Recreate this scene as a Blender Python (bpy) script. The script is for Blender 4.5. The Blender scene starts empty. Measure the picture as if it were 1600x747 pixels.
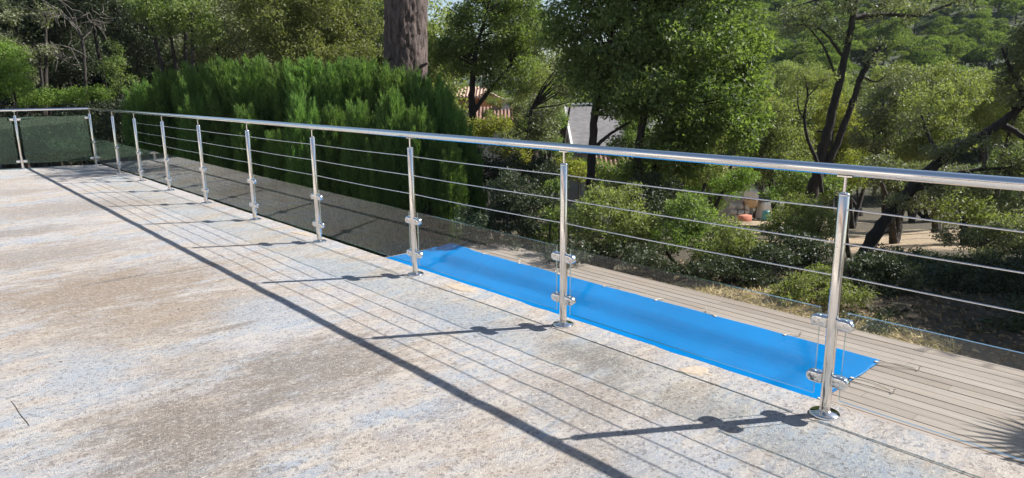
import bpy, bmesh, math, random
import numpy as np
from mathutils import Vector, Matrix

S = bpy.context.scene
COL = S.collection
rng = np.random.default_rng(7)
random.seed(7)

# ------------------------------------------------------------------ camera
CAM = np.array([1.14873, -2.68933, 1.32992])
RX = np.array([0.662008, 0.749414, -0.011159])
UP = np.array([-0.154515, 0.151032, 0.976378])
BK = np.array([0.733397, -0.644646, 0.215780])
cam = bpy.data.cameras.new("camera")
cam.sensor_width = 36.0
cam.sensor_fit = 'HORIZONTAL'
cam.lens = 1092.68 / 1600 * 36
cam.clip_start = 0.05
cam.clip_end = 6000
camo = bpy.data.objects.new("camera", cam)
COL.objects.link(camo)
M4 = Matrix.Identity(4)
for i in range(3):
    M4[i][0] = RX[i]; M4[i][1] = UP[i]; M4[i][2] = BK[i]; M4[i][3] = CAM[i]
camo.matrix_world = M4
S.camera = camo

# ------------------------------------------------------------------ light
SUN_H = np.array([0.5285, 0.8489])          # towards the sun, on plan
SUN_EL = 41.1
w = bpy.data.worlds.new("World")
S.world = w
w.use_nodes = True
nt = w.node_tree
bg = nt.nodes["Background"]
sky = nt.nodes.new("ShaderNodeTexSky")
sky.sky_type = 'NISHITA'
sky.sun_disc = False
sky.sun_elevation = math.radians(SUN_EL)
sky.sun_rotation = math.atan2(SUN_H[0], SUN_H[1])
sky.air_density = 1.0
sky.dust_density = 0.6
nt.links.new(sky.outputs[0], bg.inputs[0])
bg.inputs[1].default_value = 0.07
sl = bpy.data.lights.new("sun", 'SUN')
sl.energy = 5.0
sl.angle = math.radians(0.53)
sl.color = (1.0, 0.965, 0.915)
slo = bpy.data.objects.new("sun", sl)
COL.objects.link(slo)
ce = math.cos(math.radians(SUN_EL))
sd = Vector((SUN_H[0] * ce, SUN_H[1] * ce, math.sin(math.radians(SUN_EL))))
slo.rotation_euler = sd.to_track_quat('Z', 'Y').to_euler()
S.view_settings.view_transform = 'Standard'
S.view_settings.look = 'None'
S.view_settings.exposure = 0.95
S.view_settings.gamma = 1.0
S.render.engine = 'CYCLES'
S.cycles.max_bounces = 8
S.cycles.transparent_max_bounces = 24
S.cycles.use_denoising = True
S.cycles.denoiser = 'OPENIMAGEDENOISE'
S.cycles.denoising_input_passes = 'RGB_ALBEDO_NORMAL'
S.cycles.denoising_prefilter = 'ACCURATE'
S.cycles.sample_clamp_indirect = 3.0
HAZE = .00016
S.cycles.caustics_reflective = False
S.cycles.caustics_refractive = False

# ------------------------------------------------------------------ survey helpers
FH = np.array([-BK[0], -BK[1]]); FH = FH / np.hypot(*FH)     # plan axis of the view
RH = np.array([FH[1], -FH[0]])

def at(bx, by, dist):
    """world point on a sight line, at a plan distance along the view axis"""
    d = -BK * 1092.68 + RX * (bx - 800) - UP * (by - 373.5)
    t = dist / (d[0] * FH[0] + d[1] * FH[1])
    return CAM + d * t

def sstep(a, b, x):
    t = np.clip((x - a) / (b - a), 0, 1)
    return t * t * (3 - 2 * t)

def ground_z(x, y):
    x = np.asarray(x, float); y = np.asarray(y, float)
    dx = x - CAM[0]; dy = y - CAM[1]
    u = dx * FH[0] + dy * FH[1]
    v = dx * RH[0] + dy * RH[1]
    ang = np.arctan2(v, np.maximum(u, 1.0))
    drop = np.clip((u - 8) / 27.0, 0, 1.25)
    wl = 0.35 + 0.65 * sstep(-0.35, 0.02, ang)
    z = -1.14 - 4.46 * drop * wl
    sl_ = 0.05 + 0.25 * sstep(0.15, 0.42, ang)
    z = z + np.clip(u - 62, 0, 170) * sl_ + np.clip(u - 420, 0, 430) * (0.02 + 0.30 * sstep(0.05, 0.28, ang))
    z = z + 0.05 * np.sin(x * 1.3 + 0.4 * y) * sstep(8, 14, u) + 0.9 * np.sin(x * .05) * np.sin(y * .06 + 1) * sstep(60, 100, u)
    return z

# ------------------------------------------------------------------ object helpers
def tag(o, label=None, cat=None, group=None, kind=None):
    if label: o["label"] = label
    if cat: o["category"] = cat
    if group: o["group"] = group
    if kind: o["kind"] = kind
    return o

def empty(name, loc, rz=0, label=None, cat=None, group=None):
    o = bpy.data.objects.new(name, None)
    o.empty_display_size = 0.2
    COL.objects.link(o)
    o.location = loc
    o.rotation_euler = (0, 0, rz)
    return tag(o, label, cat, group)

def link(name, me, parent=None, loc=(0, 0, 0), rot=(0, 0, 0), mats=None):
    o = bpy.data.objects.new(name, me)
    COL.objects.link(o)
    o.parent = parent
    o.location = loc
    o.rotation_euler = rot
    return o

class MB:
    """collects pieces of ONE mesh"""
    def __init__(s):
        s.v = []; s.f = []; s.n = 0
    def add(s, V, F, m=0, smooth=False):
        V = np.asarray(V, float).reshape(-1, 3)
        F = np.asarray(F, np.int64)
        s.v.append(V); s.f.append((F + s.n, m, smooth)); s.n += len(V)
        return s
    def box(s, lo, hi, m=0):
        x0, y0, z0 = lo; x1, y1, z1 = hi
        V = [(x0, y0, z0), (x1, y0, z0), (x1, y1, z0), (x0, y1, z0), (x0, y0, z1), (x1, y0, z1), (x1, y1, z1), (x0, y1, z1)]
        F = [(0, 3, 2, 1), (4, 5, 6, 7), (0, 1, 5, 4), (1, 2, 6, 5), (2, 3, 7, 6), (3, 0, 4, 7)]
        return s.add(V, F, m)
    def tube(s, P, R, seg=8, m=0, caps=True, smooth=True):
        P = np.asarray(P, float); n = len(P)
        R = np.broadcast_to(np.asarray(R, float), (n,))
        T = np.gradient(P, axis=0)
        T /= np.maximum(np.linalg.norm(T, axis=1), 1e-9)[:, None]
        a = np.array([0, 0, 1.0]) if abs(T[0][2]) < .9 else np.array([1.0, 0, 0])
        N = np.zeros_like(P)
        nn = np.cross(T[0], a); nn /= np.linalg.norm(nn)
        for i in range(n):
            nn = nn - T[i] * (nn @ T[i]); nn /= max(np.linalg.norm(nn), 1e-9)
            N[i] = nn
        Bn = np.cross(T, N)
        th = np.linspace(0, 2 * np.pi, seg, endpoint=False)
        V = P[:, None] + R[:, None, None] * (np.cos(th)[None, :, None] * N[:, None] + np.sin(th)[None, :, None] * Bn[:, None])
        i = np.arange(n - 1)[:, None] * seg; j = np.arange(seg)[None]; k = (j + 1) % seg
        F = np.stack([i + j, i + k, i + seg + k, i + seg + j], -1).reshape(-1, 4)
        s.add(V, F, m, smooth)
        if caps:
            for e, rev in ((0, True), (n - 1, False)):
                ring = list(range(seg))
                if rev: ring = ring[::-1]
                s.add(V[e], [ring], m, False)
        return s
    def lathe(s, prof, seg=24, m=0, c=(0, 0, 0), smooth=True):
        prof = np.asarray(prof, float); n = len(prof)
        th = np.linspace(0, 2 * np.pi, seg, endpoint=False)
        V = np.stack([prof[:, 0][:, None] * np.cos(th), prof[:, 0][:, None] * np.sin(th), np.repeat(prof[:, 1][:, None], seg, 1)], -1) + np.array(c)
        i = np.arange(n - 1)[:, None] * seg; j = np.arange(seg)[None]; k = (j + 1) % seg
        F = np.stack([i + j, i + k, i + seg + k, i + seg + j], -1).reshape(-1, 4)
        s.add(V, F, m, smooth)
        if prof[-1][0] > 1e-6: s.add(V[-1], [list(range(seg))], m, False)
        if prof[0][0] > 1e-6: s.add(V[0], [list(range(seg))[::-1]], m, False)
        return s
    def mesh(s, name, mats):
        me = bpy.data.meshes.new(name)
        V = np.concatenate(s.v)
        me.vertices.add(len(V))
        me.vertices.foreach_set("co", V.astype(np.float32).ravel())
        lt = np.concatenate([np.full(len(f), f.shape[1]) for f, _, _ in s.f])
        li = np.concatenate([f.ravel() for f, _, _ in s.f])
        mi = np.concatenate([np.full(len(f), m) for f, m, _ in s.f])
        sm = np.concatenate([np.full(len(f), q) for f, _, q in s.f])
        me.loops.add(len(li)); me.polygons.add(len(lt))
        me.loops.foreach_set("vertex_index", li.astype(np.int32))
        ls = np.concatenate([[0], np.cumsum(lt)[:-1]])
        me.polygons.foreach_set("loop_start", ls.astype(np.int32))
        me.polygons.foreach_set("loop_total", lt.astype(np.int32))
        me.polygons.foreach_set("material_index", mi.astype(np.int32))
        me.polygons.foreach_set("use_smooth", sm.astype(bool))
        for m in (mats if isinstance(mats, (list, tuple)) else [mats]): me.materials.append(m)
        me.update(calc_edges=True)
        return me
    def build(s, name, mats, parent=None, loc=(0, 0, 0), rot=(0, 0, 0)):
        return link(name, s.mesh(name, mats), parent, loc, rot)

def bevel(me, w_, seg=2, ang=30):
    bm = bmesh.new(); bm.from_mesh(me)
    es = [e for e in bm.edges if len(e.link_faces) == 2 and e.calc_face_angle(0) > math.radians(ang)]
    bmesh.ops.bevel(bm, geom=es, offset=w_, segments=seg, affect='EDGES', profile=.5)
    bm.to_mesh(me); bm.free()
    me.polygons.foreach_set("use_smooth", np.ones(len(me.polygons), bool))
    me.update()
    return me

# ------------------------------------------------------------------ material helpers
class NT:
    def __init__(s, name):
        s.m = bpy.data.materials.new(name); s.m.use_nodes = True
        s.t = s.m.node_tree; s.t.nodes.clear()
        s.out = s.t.nodes.new("ShaderNodeOutputMaterial")
    def n(s, typ, **kw):
        nd = s.t.nodes.new(typ)
        ins = kw.pop("i", {})
        for k, v in kw.items(): setattr(nd, k, v)
        for k, v in ins.items(): s.set(nd.inputs[k], v)
        return nd
    def set(s, inp, v):
        if isinstance(v, bpy.types.NodeSocket): s.t.links.new(v, inp)
        elif isinstance(v, bpy.types.Node): s.t.links.new(v.outputs[0], inp)
        else:
            if inp.type == 'RGBA' and len(v) == 3: v = (*v, 1)
            inp.default_value = v
    def noise(s, vec, scale, detail=4, rough=.55, dist=0):
        return s.n("ShaderNodeTexNoise", i={"Vector": vec, "Scale": scale, "Detail": detail, "Roughness": rough, "Distortion": dist}).outputs[0]
    def ramp(s, fac, stops, interp='LINEAR'):
        nd = s.n("ShaderNodeValToRGB", i={"Fac": fac})
        cr = nd.color_ramp; cr.interpolation = interp
        while len(cr.elements) < len(stops): cr.elements.new(.5)
        for e, (p, c) in zip(cr.elements, stops):
            e.position = p
            e.color = (c, c, c, 1) if isinstance(c, (int, float)) else (*c, 1)
        return nd.outputs[0]
    def mix(s, fac, a, b, mode='MIX'):
        nd = s.n("ShaderNodeMix", data_type='RGBA', blend_type=mode)
        s.set(nd.inputs[0], fac); s.set(nd.inputs[6], a); s.set(nd.inputs[7], b)
        return nd.outputs[2]
    def math(s, op, a, b=0.0, c=0.0):
        nd = s.n("ShaderNodeMath", operation=op)
        s.set(nd.inputs[0], a); s.set(nd.inputs[1], b); s.set(nd.inputs[2], c)
        return nd.outputs[0]
    def mapping(s, vec, scale=(1, 1, 1), rot=(0, 0, 0), loc=(0, 0, 0)):
        return s.n("ShaderNodeMapping", i={"Vector": vec, "Scale": scale, "Rotation": rot, "Location": loc}).outputs[0]
    def bump(s, h, strength, dist):
        return s.n("ShaderNodeBump", i={"Height": h, "Strength": strength, "Distance": dist}).outputs[0]
    def principled(s, **i):
        nd = s.n("ShaderNodeBsdfPrincipled")
        for k, v in i.items(): s.set(nd.inputs[k.replace("_", " ")], v)
        return nd
    def done(s, sh):
        s.t.links.new(sh.outputs[0], s.out.inputs[0]); return s.m
    @property
    def pos(s): return s.n("ShaderNodeNewGeometry").outputs["Position"]
    @property
    def obj(s): return s.n("ShaderNodeTexCoord").outputs["Object"]
    @property
    def orand(s): return s.n("ShaderNodeObjectInfo").outputs["Random"]
    @property
    def irand(s): return s.n("ShaderNodeNewGeometry").outputs["Random Per Island"]

def plain(name, col, rough=.7, metal=0.0, var=.15, scale=6, bump=0.0):
    t = NT(name); p = t.obj
    n1 = t.noise(p, scale, 5)
    lo = tuple(c * (1 - var) for c in col); hi = tuple(min(1, c * (1 + var)) for c in col)
    c = t.ramp(n1, [(.3, lo), (.7, hi)])
    kw = dict(Base_Color=c, Roughness=rough, Metallic=metal)
    if bump: kw["Normal"] = t.bump(t.noise(p, scale * 8, 4), bump, .01)
    return t.done(t.principled(**kw))

def leaf_mat(name, c_dark, c_mid, c_light, trans=.35, rough=.5, spec=.5, patch=.5):
    t = NT(name)
    ir = t.irand
    c = t.ramp(ir, [(0, c_dark), (.55, c_mid), (1, c_light)])
    n1 = t.noise(t.obj, patch, 3)
    c = t.mix(t.ramp(n1, [(.35, 0.0), (.7, .55)]), c, c_light)
    orr = t.orand
    hs = t.n("ShaderNodeHueSaturation", i={"Hue": t.math('MULTIPLY_ADD', orr, .014, .493), "Saturation": 1.0,
                                          "Value": t.math('MULTIPLY_ADD', orr, .35, .82), "Color": c}).outputs[0]
    pr = t.principled(Base_Color=hs, Roughness=rough + .10)
    pr.inputs["Specular IOR Level"].default_value = spec * .5
    tc = t.mix(1.0, hs, (1.2, 1.38, .60), 'MULTIPLY')
    tr = t.n("ShaderNodeBsdfTranslucent", i={"Color": tc})
    mx = t.n("ShaderNodeMixShader", i={0: trans, 1: pr.outputs[0], 2: tr.outputs[0]})
    return t.done(mx)

# --- steel, glass
def steel(name, base, rough, bump):
    t = NT(name); p = t.obj
    st = t.noise(t.mapping(p, (140, 140, 2.0)), 1.0, 3)
    r = t.math('ADD', t.math('MULTIPLY_ADD', t.noise(p, 9, 3), .06, rough), t.ramp(t.noise(t.mapping(p, (22, 22, 7)), 1.0, 5, .7), [(.52, 0.0), (.75, .16)]))
    kw = dict(Base_Color=base, Metallic=1.0, Roughness=r)
    if bump: kw["Normal"] = t.bump(st, bump, .0006)
    return t.done(t.principled(**kw))
M_STEEL = steel("brushed_steel", (.80, .765, .72), .10, .04)
M_CHROME = steel("polished_steel", (.76, .75, .73), .03, 0)
def rail_steel():
    t = NT("handrail_steel"); p = t.obj
    st = t.noise(t.mapping(p, (2.0, 160, 160)), 1.0, 3)
    return t.done(t.principled(Base_Color=(.88, .86, .83), Metallic=1.0, Roughness=t.math('MULTIPLY_ADD', t.noise(p, 7, 3), .04, .06)))
M_RAIL = rail_steel()
def glass_mat(name, tint, dirty=.028, gc=(1, 1, 1), f0=.024):
    t = NT(name)
    g = t.n("ShaderNodeNewGeometry")
    dp = t.n("ShaderNodeVectorMath", operation='DOT_PRODUCT', i={0: g.outputs["Incoming"], 1: g.outputs["Normal"]}).outputs["Value"]
    c = t.math('SUBTRACT', 1.0, t.math('ABSOLUTE', dp))
    f = t.math('MULTIPLY_ADD', t.math('POWER', c, 5.0), .92, f0)
    smear = t.noise(t.mapping(t.obj, (2, 2, 5)), 2.0, 6, .7)
    gl = t.n("ShaderNodeBsdfGlossy", i={"Color": gc, "Roughness": .0})
    tr = t.n("ShaderNodeBsdfTransparent", i={"Color": tint})
    mx = t.n("ShaderNodeMixShader", i={0: f, 1: tr.outputs[0], 2: gl.outputs[0]})
    df = t.n("ShaderNodeBsdfDiffuse", i={"Color": (.55, .55, .5)})
    dirt = t.ramp(smear, [(.3, dirty * .3), (.8, dirty)])
    m2 = t.n("ShaderNodeMixShader", i={0: dirt, 1: mx.outputs[0], 2: df.outputs[0]})
    return t.done(m2)
M_GLASS = glass_mat("clear_glass", (.982, .994, .988))
def edge_mat():
    t = NT("glass_edge")
    a = t.n("ShaderNodeBsdfTransparent", i={"Color": (.55, .74, .78)})
    b = t.n("ShaderNodeBsdfGlossy", i={"Color": (.75, .92, .95), "Roughness": .15})
    return t.done(t.n("ShaderNodeMixShader", i={0: .65, 1: a.outputs[0], 2: b.outputs[0]}))
M_GEDGE = edge_mat()
# --- concrete
def terrace_mat():
    t = NT("worn_concrete"); p = t.pos
    # brushed direction runs across the slab (towards the railing)
    sp = t.mapping(p, (1.7, .6, 1), (0, 0, .12))
    big = t.noise(sp, 1.0, 7, .66, .7)
    big2 = t.noise(t.mapping(p, (2.3, .9, 1), (0, 0, -.1), (3.1, 7.7, 0)), 1.3, 7, .66, .5)
    med = t.noise(t.mapping(p, (9, 3.0, 1), (0, 0, .1)), 1.7, 7, .72, 1.0)
    flake = t.noise(t.mapping(p, (95, 34, 1), (0, 0, .15)), 1.0, 5, .78, .8)
    fine = t.noise(p, 150, 4, .75)
    fine2 = t.noise(p, 210, 3, .7)
    grit = t.n("ShaderNodeTexVoronoi", i={"Vector": p, "Scale": 85.0}).outputs["Color"]
    gv = t.n("ShaderNodeSeparateColor", i={0: grit}).outputs[0]
    c = t.ramp(big, [(.34, (.275, .252, .246)), (.46, (.415, .392, .386)), (.64, (.435, .42, .428))])
    c = t.mix(t.ramp(big2, [(.45, 0.0), (.57, .85)]), c, (.41, .335, .265))
    c = t.mix(t.ramp(t.noise(t.mapping(p, (3.0, 1.3, 1), (0, 0, .1), (9, 2, 0)), 1.0, 6, .66), [(.48, 0.0), (.60, .85)]), c, (.335, .385, .445))
    c = t.mix(t.ramp(med, [(.50, 0.0), (.55, .6)]), c, (.56, .505, .44))
    def spot(x, y, rx, ry, rot, rag=1.5):
        m = t.mapping(p, (1, 1, 0), (0, 0, rot), (0, 0, 0))
        cx = math.cos(rot) * x - math.sin(rot) * y; cy = math.sin(rot) * x + math.cos(rot) * y
        d = t.n("ShaderNodeVectorMath", operation='MULTIPLY', i={0: t.n("ShaderNodeVectorMath", operation='SUBTRACT', i={0: m, 1: (cx, cy, 0)}).outputs[0], 1: (1 / rx, 1 / ry, 0)}).outputs[0]
        L = t.n("ShaderNodeVectorMath", operation='LENGTH', i={0: d}).outputs["Value"]
        L = t.math('ADD', L, t.math('MULTIPLY_ADD', t.noise(t.mapping(p, (7, 2.6, 1), (0, 0, .1)), 1.6, 7, .7), rag * 1.6, -rag * .8))
        return t.ramp(L, [(.35, 1.0), (1.05, 0.0)])
    brown = (.205, .172, .145)
    for (x, y, rx, ry, k, cc) in (
        (-4.15, -1.75, .85, 1.10, .92, (.265, .200, .145)), (-1.90, -1.30, .50, .58, .88, brown), (-1.65, -1.95, .58, .52, .86, brown), (-2.35, -1.75, .30, .35, .5, (.26, .21, .165)),
        (-8.2, -1.25, .9, 1.3, .75, (.255, .22, .195)), (-10.2, -1.7, .6, 1.0, .65, (.27, .23, .20)), (-3.2, -1.6, .62, .88, .75, (.28, .215, .155)), (-5.6, -1.9, .62, 1.0, .72, (.255, .205, .165)), (-6.9, -2.0, .38, .85, .75, (.235, .195, .165)),
        (-.75, -.62, .40, .36, .6, (.27, .225, .18)), (-1.05, -.25, .40, .18, .7, (.17, .155, .14)), (-.35, -.35, .34, .24, .55, (.23, .21, .185)), (-1.35, -2.1, .55, .32, .55, brown), (-11, -2.0, 1.2, .8, .45, (.36, .27, .19)), (-1.95, -.38, .7, .26, .7, (.315, .355, .41)), (.25, -.30, .4, .2, .75, (.31, .35, .40)), (-3.4, -.42, .8, .26, .65, (.33, .37, .42)), (-.15, -.80, .4, .25, .6, (.32, .36, .41)), (-2.9, -1.15, .5, .3, .6, (.33, .37, .42)), (-5.6, -.6, 1.0, .4, .5, (.34, .37, .41)), (-2.6, -2.15, .5, .25, .7, (.33, .375, .43)), (.1, -.45, .3, .25, .4, (.25, .22, .19)), (-.3, -1.0, .3, .3, .4, (.27, .23, .19))):
        c = t.mix(t.math('MULTIPLY', spot(x, y, rx, ry, 0), k), c, cc)
    c = t.mix(t.math('MULTIPLY', spot(-4.34, -1.62, .042, .34, -.06, .35), .9), c, (.14, .118, .10))
    c = t.mix(t.math('MULTIPLY', spot(-4.27, -1.15, .022, .36, -.02, .35), .8), c, (.16, .135, .115))
    c = t.mix(t.math('MULTIPLY', spot(-2.75, -1.40, .05, .22, -.03, .8), .7), c, (.17, .145, .125))
    # flakes and aggregate
    c = t.mix(t.ramp(flake, [(.57, 0.0), (.61, .75)]), c, (.60, .54, .465))
    c = t.mix(t.ramp(flake, [(.375, .8), (.41, 0.0)]), c, (.15, .132, .122))
    c = t.mix(t.ramp(gv, [(.86, 0.0), (.90, .35)]), c, (.55, .50, .44))
    c = t.mix(t.ramp(gv, [(.10, .5), (.14, 0.0)]), c, (.13, .115, .105))
    c = t.mix(t.ramp(fine, [(.60, 0.0), (.64, .8)]), c, (.11, .098, .09))
    c = t.mix(t.ramp(fine2, [(.55, 0.0), (.66, .5)]), c, (.66, .62, .56))
    h = t.math('ADD', t.math('MULTIPLY', fine, .9), t.math('ADD', t.math('MULTIPLY', flake, .9), t.math('MULTIPLY', med, .8)))
    return t.done(t.principled(Base_Color=c, Roughness=.9, Normal=t.bump(h, .7, .014), Specular_IOR_Level=.3))
M_TERR = terrace_mat()
M_MORTAR = plain("tan_mortar", (.44, .36, .275), .9, 0, .18, 30, .4)
# --- wood
def wood_mat(name, cs):
    t = NT(name); p = t.obj; orr = t.orand
    q = t.n("ShaderNodeVectorMath", operation='ADD', i={0: p, 1: t.n("ShaderNodeCombineXYZ", i={0: t.math('MULTIPLY', orr, 37.0), 1: t.math('MULTIPLY', orr, 11.0)}).outputs[0]}).outputs[0]
    g = t.noise(t.mapping(q, (1.6, 42, 42)), 1.0, 6, .65, .5)
    b = t.noise(t.mapping(q, (.7, 3, 3)), 1.0, 3)
    base = t.ramp(orr, [(0, cs[0]), (.35, cs[1]), (.7, cs[2]), (1, cs[3])])
    c = t.mix(t.ramp(g, [(.35, .55), (.65, 0.0)]), base, (.13, .108, .09))
    c = t.mix(t.ramp(b, [(.4, 0.0), (.75, .4)]), c, (.40, .355, .315))
    return t.done(t.principled(Base_Color=c, Roughness=.75, Normal=t.bump(g, .35, .004)))
M_WOOD = wood_mat("weathered_decking", [(.245, .190, .148), (.335, .278, .230), (.28, .215, .165), (.35, .298, .255)])
M_TRIM = wood_mat("tan_trim_wood", [(.38, .29, .215), (.36, .28, .21), (.39, .30, .23), (.37, .29, .22)])
# --- tarp
def tarp_mat():
    t = NT("blue_tarpaulin"); p = t.obj
    n1 = t.noise(p, 1.1, 4); n2 = t.noise(t.mapping(p, (3, 9, 1)), 2.0, 5, .65)
    c = t.ramp(n1, [(.35, (.0, .140, .375)), (.65, (.0, .166, .44))])
    wv = t.n("ShaderNodeTexVoronoi", i={"Vector": p, "Scale": 120.0}).outputs[0]
    dust = t.ramp(t.noise(p, 26, 5, .7), [(.64, 0.0), (.78, .35)])
    c = t.mix(dust, c, (.20, .36, .55))
    bp = t.bump(t.math('ADD', n2, t.math('MULTIPLY', wv, .3)), .35, .02)
    df = t.n("ShaderNodeBsdfDiffuse", i={"Color": c, "Normal": bp})
    gl = t.n("ShaderNodeBsdfGlossy", i={"Color": (.8, .8, .8), "Roughness": .35, "Normal": bp})
    return t.done(t.n("ShaderNodeMixShader", i={0: .025, 1: df.outputs[0], 2: gl.outputs[0]}))
M_TARP = tarp_mat()
M_CORD = plain("cream_cord", (.58, .52, .42), .85)
M_EYE = plain("cream_eyelet", (.60, .55, .46), .6)
# --- ground, bark, masonry
BARE = [(*at(1395, 360, 19)[:2], 6.0), (*at(1180, 350, 34)[:2], 5.5), (-3.4, 4.3, 1.1), (-2.4, 4.4, 1.0), (-1.5, 4.3, .7), (-4.6, 4.2, .8)]
def ground_mat():
    t = NT("hillside_soil"); p = t.pos
    n1 = t.noise(p, .55, 6, .6); n2 = t.noise(p, 7, 6, .7); n3 = t.noise(p, 40, 4, .7)
    c = t.ramp(n2, [(.3, (.25, .17, .10)), (.5, (.40, .30, .19)), (.72, (.62, .50, .345))])
    c = t.mix(t.ramp(n1, [(.52, 0.0), (.66, .8)]), c, (.10, .085, .05))
    c = t.mix(t.ramp(n3, [(.52, 0.0), (.7, .6)]), c, (.12, .085, .055))
    litter = t.ramp(n2, [(.3, (.050, .042, .026)), (.6, (.095, .075, .045)), (.75, (.14, .11, .07))])
    rag = t.math('MULTIPLY_ADD', t.noise(p, .9, 5, .65), 1.2, -.6)
    def area(x, y, r0):
        d = t.n('ShaderNodeVectorMath', operation='DISTANCE', i={0: t.mapping(p, (1, 1, 0)), 1: (x, y, 0)}).outputs['Value']
        return t.ramp(t.math('ADD', t.math('DIVIDE', d, r0), rag), [(.75, 1.0), (1.15, 0.0)])
    fd = t.n('ShaderNodeVectorMath', operation='DISTANCE', i={0: p, 1: (-6.0, 4.0, -1.0)}).outputs['Value']
    litter = t.mix(t.ramp(t.math('DIVIDE', fd, 100.0), [(.35, 0.0), (.6, 1.0)]), litter, (.030, .042, .018))
    bare = None
    for (x, y, r0) in BARE:
        a_ = area(x, y, r0)
        bare = a_ if bare is None else t.math('MAXIMUM', bare, a_)
    c = t.mix(bare, litter, c)
    return t.done(t.principled(Base_Color=c, Roughness=.95, Normal=t.bump(t.math('ADD', n2, n3), .7, .05)))
M_GROUND = ground_mat()
def bark(name, a, b, sc):
    t = NT(name); p = t.obj
    n1 = t.noise(t.mapping(p, (sc, sc, sc * .22)), 1.0, 6, .65, .6)
    n2 = t.noise(p, sc * 3, 4)
    c = t.ramp(n1, [(.34, a), (.66, b)])
    return t.done(t.principled(Base_Color=c, Roughness=.92, Normal=t.bump(t.math('ADD', n1, t.math('MULTIPLY', n2, .3)), .9, .03)))
M_BARK = bark("oak_bark", (.022, .018, .015), (.060, .050, .042), 14)
M_PBARK = bark("pine_bark", (.030, .022, .019), (.165, .122, .108), 13)
M_TWIG = bark("dry_twig_bark", (.08, .068, .056), (.20, .18, .155), 20)
M_OCHRE = plain("ochre_render", (.50, .30, .16), .9, 0, .12, 2, .2)
M_PALE = plain("pale_render", (.62, .58, .53), .9, 0, .08, 2, .2)
M_GREYW = plain("grey_render", (.30, .29, .29), .9, 0, .15, 2, .2)
M_TILE = plain("terracotta_tiles", (.27, .155, .115), .85, 0, .3, 9, .3)
M_TILEP = plain("pink_roof_tiles", (.42, .29, .22), .85, 0, .2, 9, .3)
M_SLATE = plain("grey_roofing", (.165, .155, .155), .8, 0, .25, 5, .3)
M_WHITEP = plain("white_painted_board", (.78, .78, .77), .55, 0, .05)
M_WIN = plain("dark_window_glass", (.03, .035, .04), .08)
M_STONE = plain("rubble_stone", (.60, .56, .50), .92, 0, .25, 9, .5)
M_SACK = plain("white_sack", (.72, .71, .69), .8, 0, .08, 8, .3)
M_TEAL = plain("teal_sheet", (.07, .28, .30), .5, 0, .15)
M_BRICK = plain("red_brick", (.45, .17, .11), .9, 0, .15, 12)
M_ORANGE = plain("faded_mixer_paint", (.52, .37, .22), .55, 0, .2, 7)
M_CREAM = plain("cream_mixer_paint", (.66, .62, .55), .5, 0, .12, 7)
M_RUST = plain("rusty_frame", (.24, .14, .10), .7, .3, .25, 14)
M_RUBBER = plain("black_rubber", (.025, .025, .025), .8)
M_DARKLEAF = plain("dead_leaf_brown", (.10, .06, .035), .8, 0, .3, 30)
# --- foliage
L_OAK = leaf_mat("oak_leaf", (.070, .105, .034), (.140, .195, .058), (.240, .290, .100), .46, .42, .6)
L_HOLM = leaf_mat("holm_oak_leaf", (.070, .084, .046), (.140, .155, .084), (.275, .280, .175), .36, .40, .6)
L_OLIVE = leaf_mat("olive_green_leaf", (.095, .115, .042), (.180, .205, .076), (.295, .305, .125), .45, .42, .5)
L_YEL = leaf_mat("yellow_green_leaf", (.135, .150, .036), (.225, .240, .058), (.340, .310, .085), .48, .45, .4)
L_BRIGHT = leaf_mat("bright_green_leaf", (.090, .160, .032), (.160, .245, .050), (.245, .325, .085), .45, .45, .4)
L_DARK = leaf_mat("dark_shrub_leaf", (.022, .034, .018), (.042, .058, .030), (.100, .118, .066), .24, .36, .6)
L_CYP = leaf_mat("cypress_spray", (.038, .088, .030), (.106, .184, .056), (.235, .335, .105), .48, .6, .25, 1.3)
L_PINE = leaf_mat("pine_needles", (.080, .112, .036), (.150, .192, .060), (.230, .268, .088), .38, .6, .25, .25)
L_BLUE = leaf_mat("grey_green_needles", (.050, .072, .044), (.084, .110, .064), (.125, .150, .086), .26, .6, .25, .12)
L_STRAW = leaf_mat("dry_straw", (.36, .27, .14), (.48, .38, .21), (.60, .50, .30), .2, .7, .2, 2)

L_LITTER = leaf_mat("fallen_leaf", (.075, .050, .030), (.17, .115, .065), (.33, .25, .15), .1, .7, .2, 2)

# ------------------------------------------------------------------ setting: ground, terrace, deck
def geo(n, near, far):
    k = np.linspace(0, 1, n)
    a = near * (np.sinh(k * math.asinh(far / near)) / 1.0)
    return np.concatenate([-a[::-1][:-1], a])
gx = geo(130, 7, 1500) - 3; gy = geo(130, 7, 1500) + 5
GX, GY = np.meshgrid(gx, gy)
GZ = ground_z(GX, GY)
nx = len(gx); ny = len(gy)
i = np.arange(ny - 1)[:, None] * nx; j = np.arange(nx - 1)[None]
GF = np.stack([i + j, i + j + 1, i + nx + j + 1, i + nx + j], -1).reshape(-1, 4)
g = MB(); g.add(np.stack([GX, GY, GZ], -1), GF, 0, True)
tag(g.build("hillside_ground", M_GROUND), kind="structure")

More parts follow.
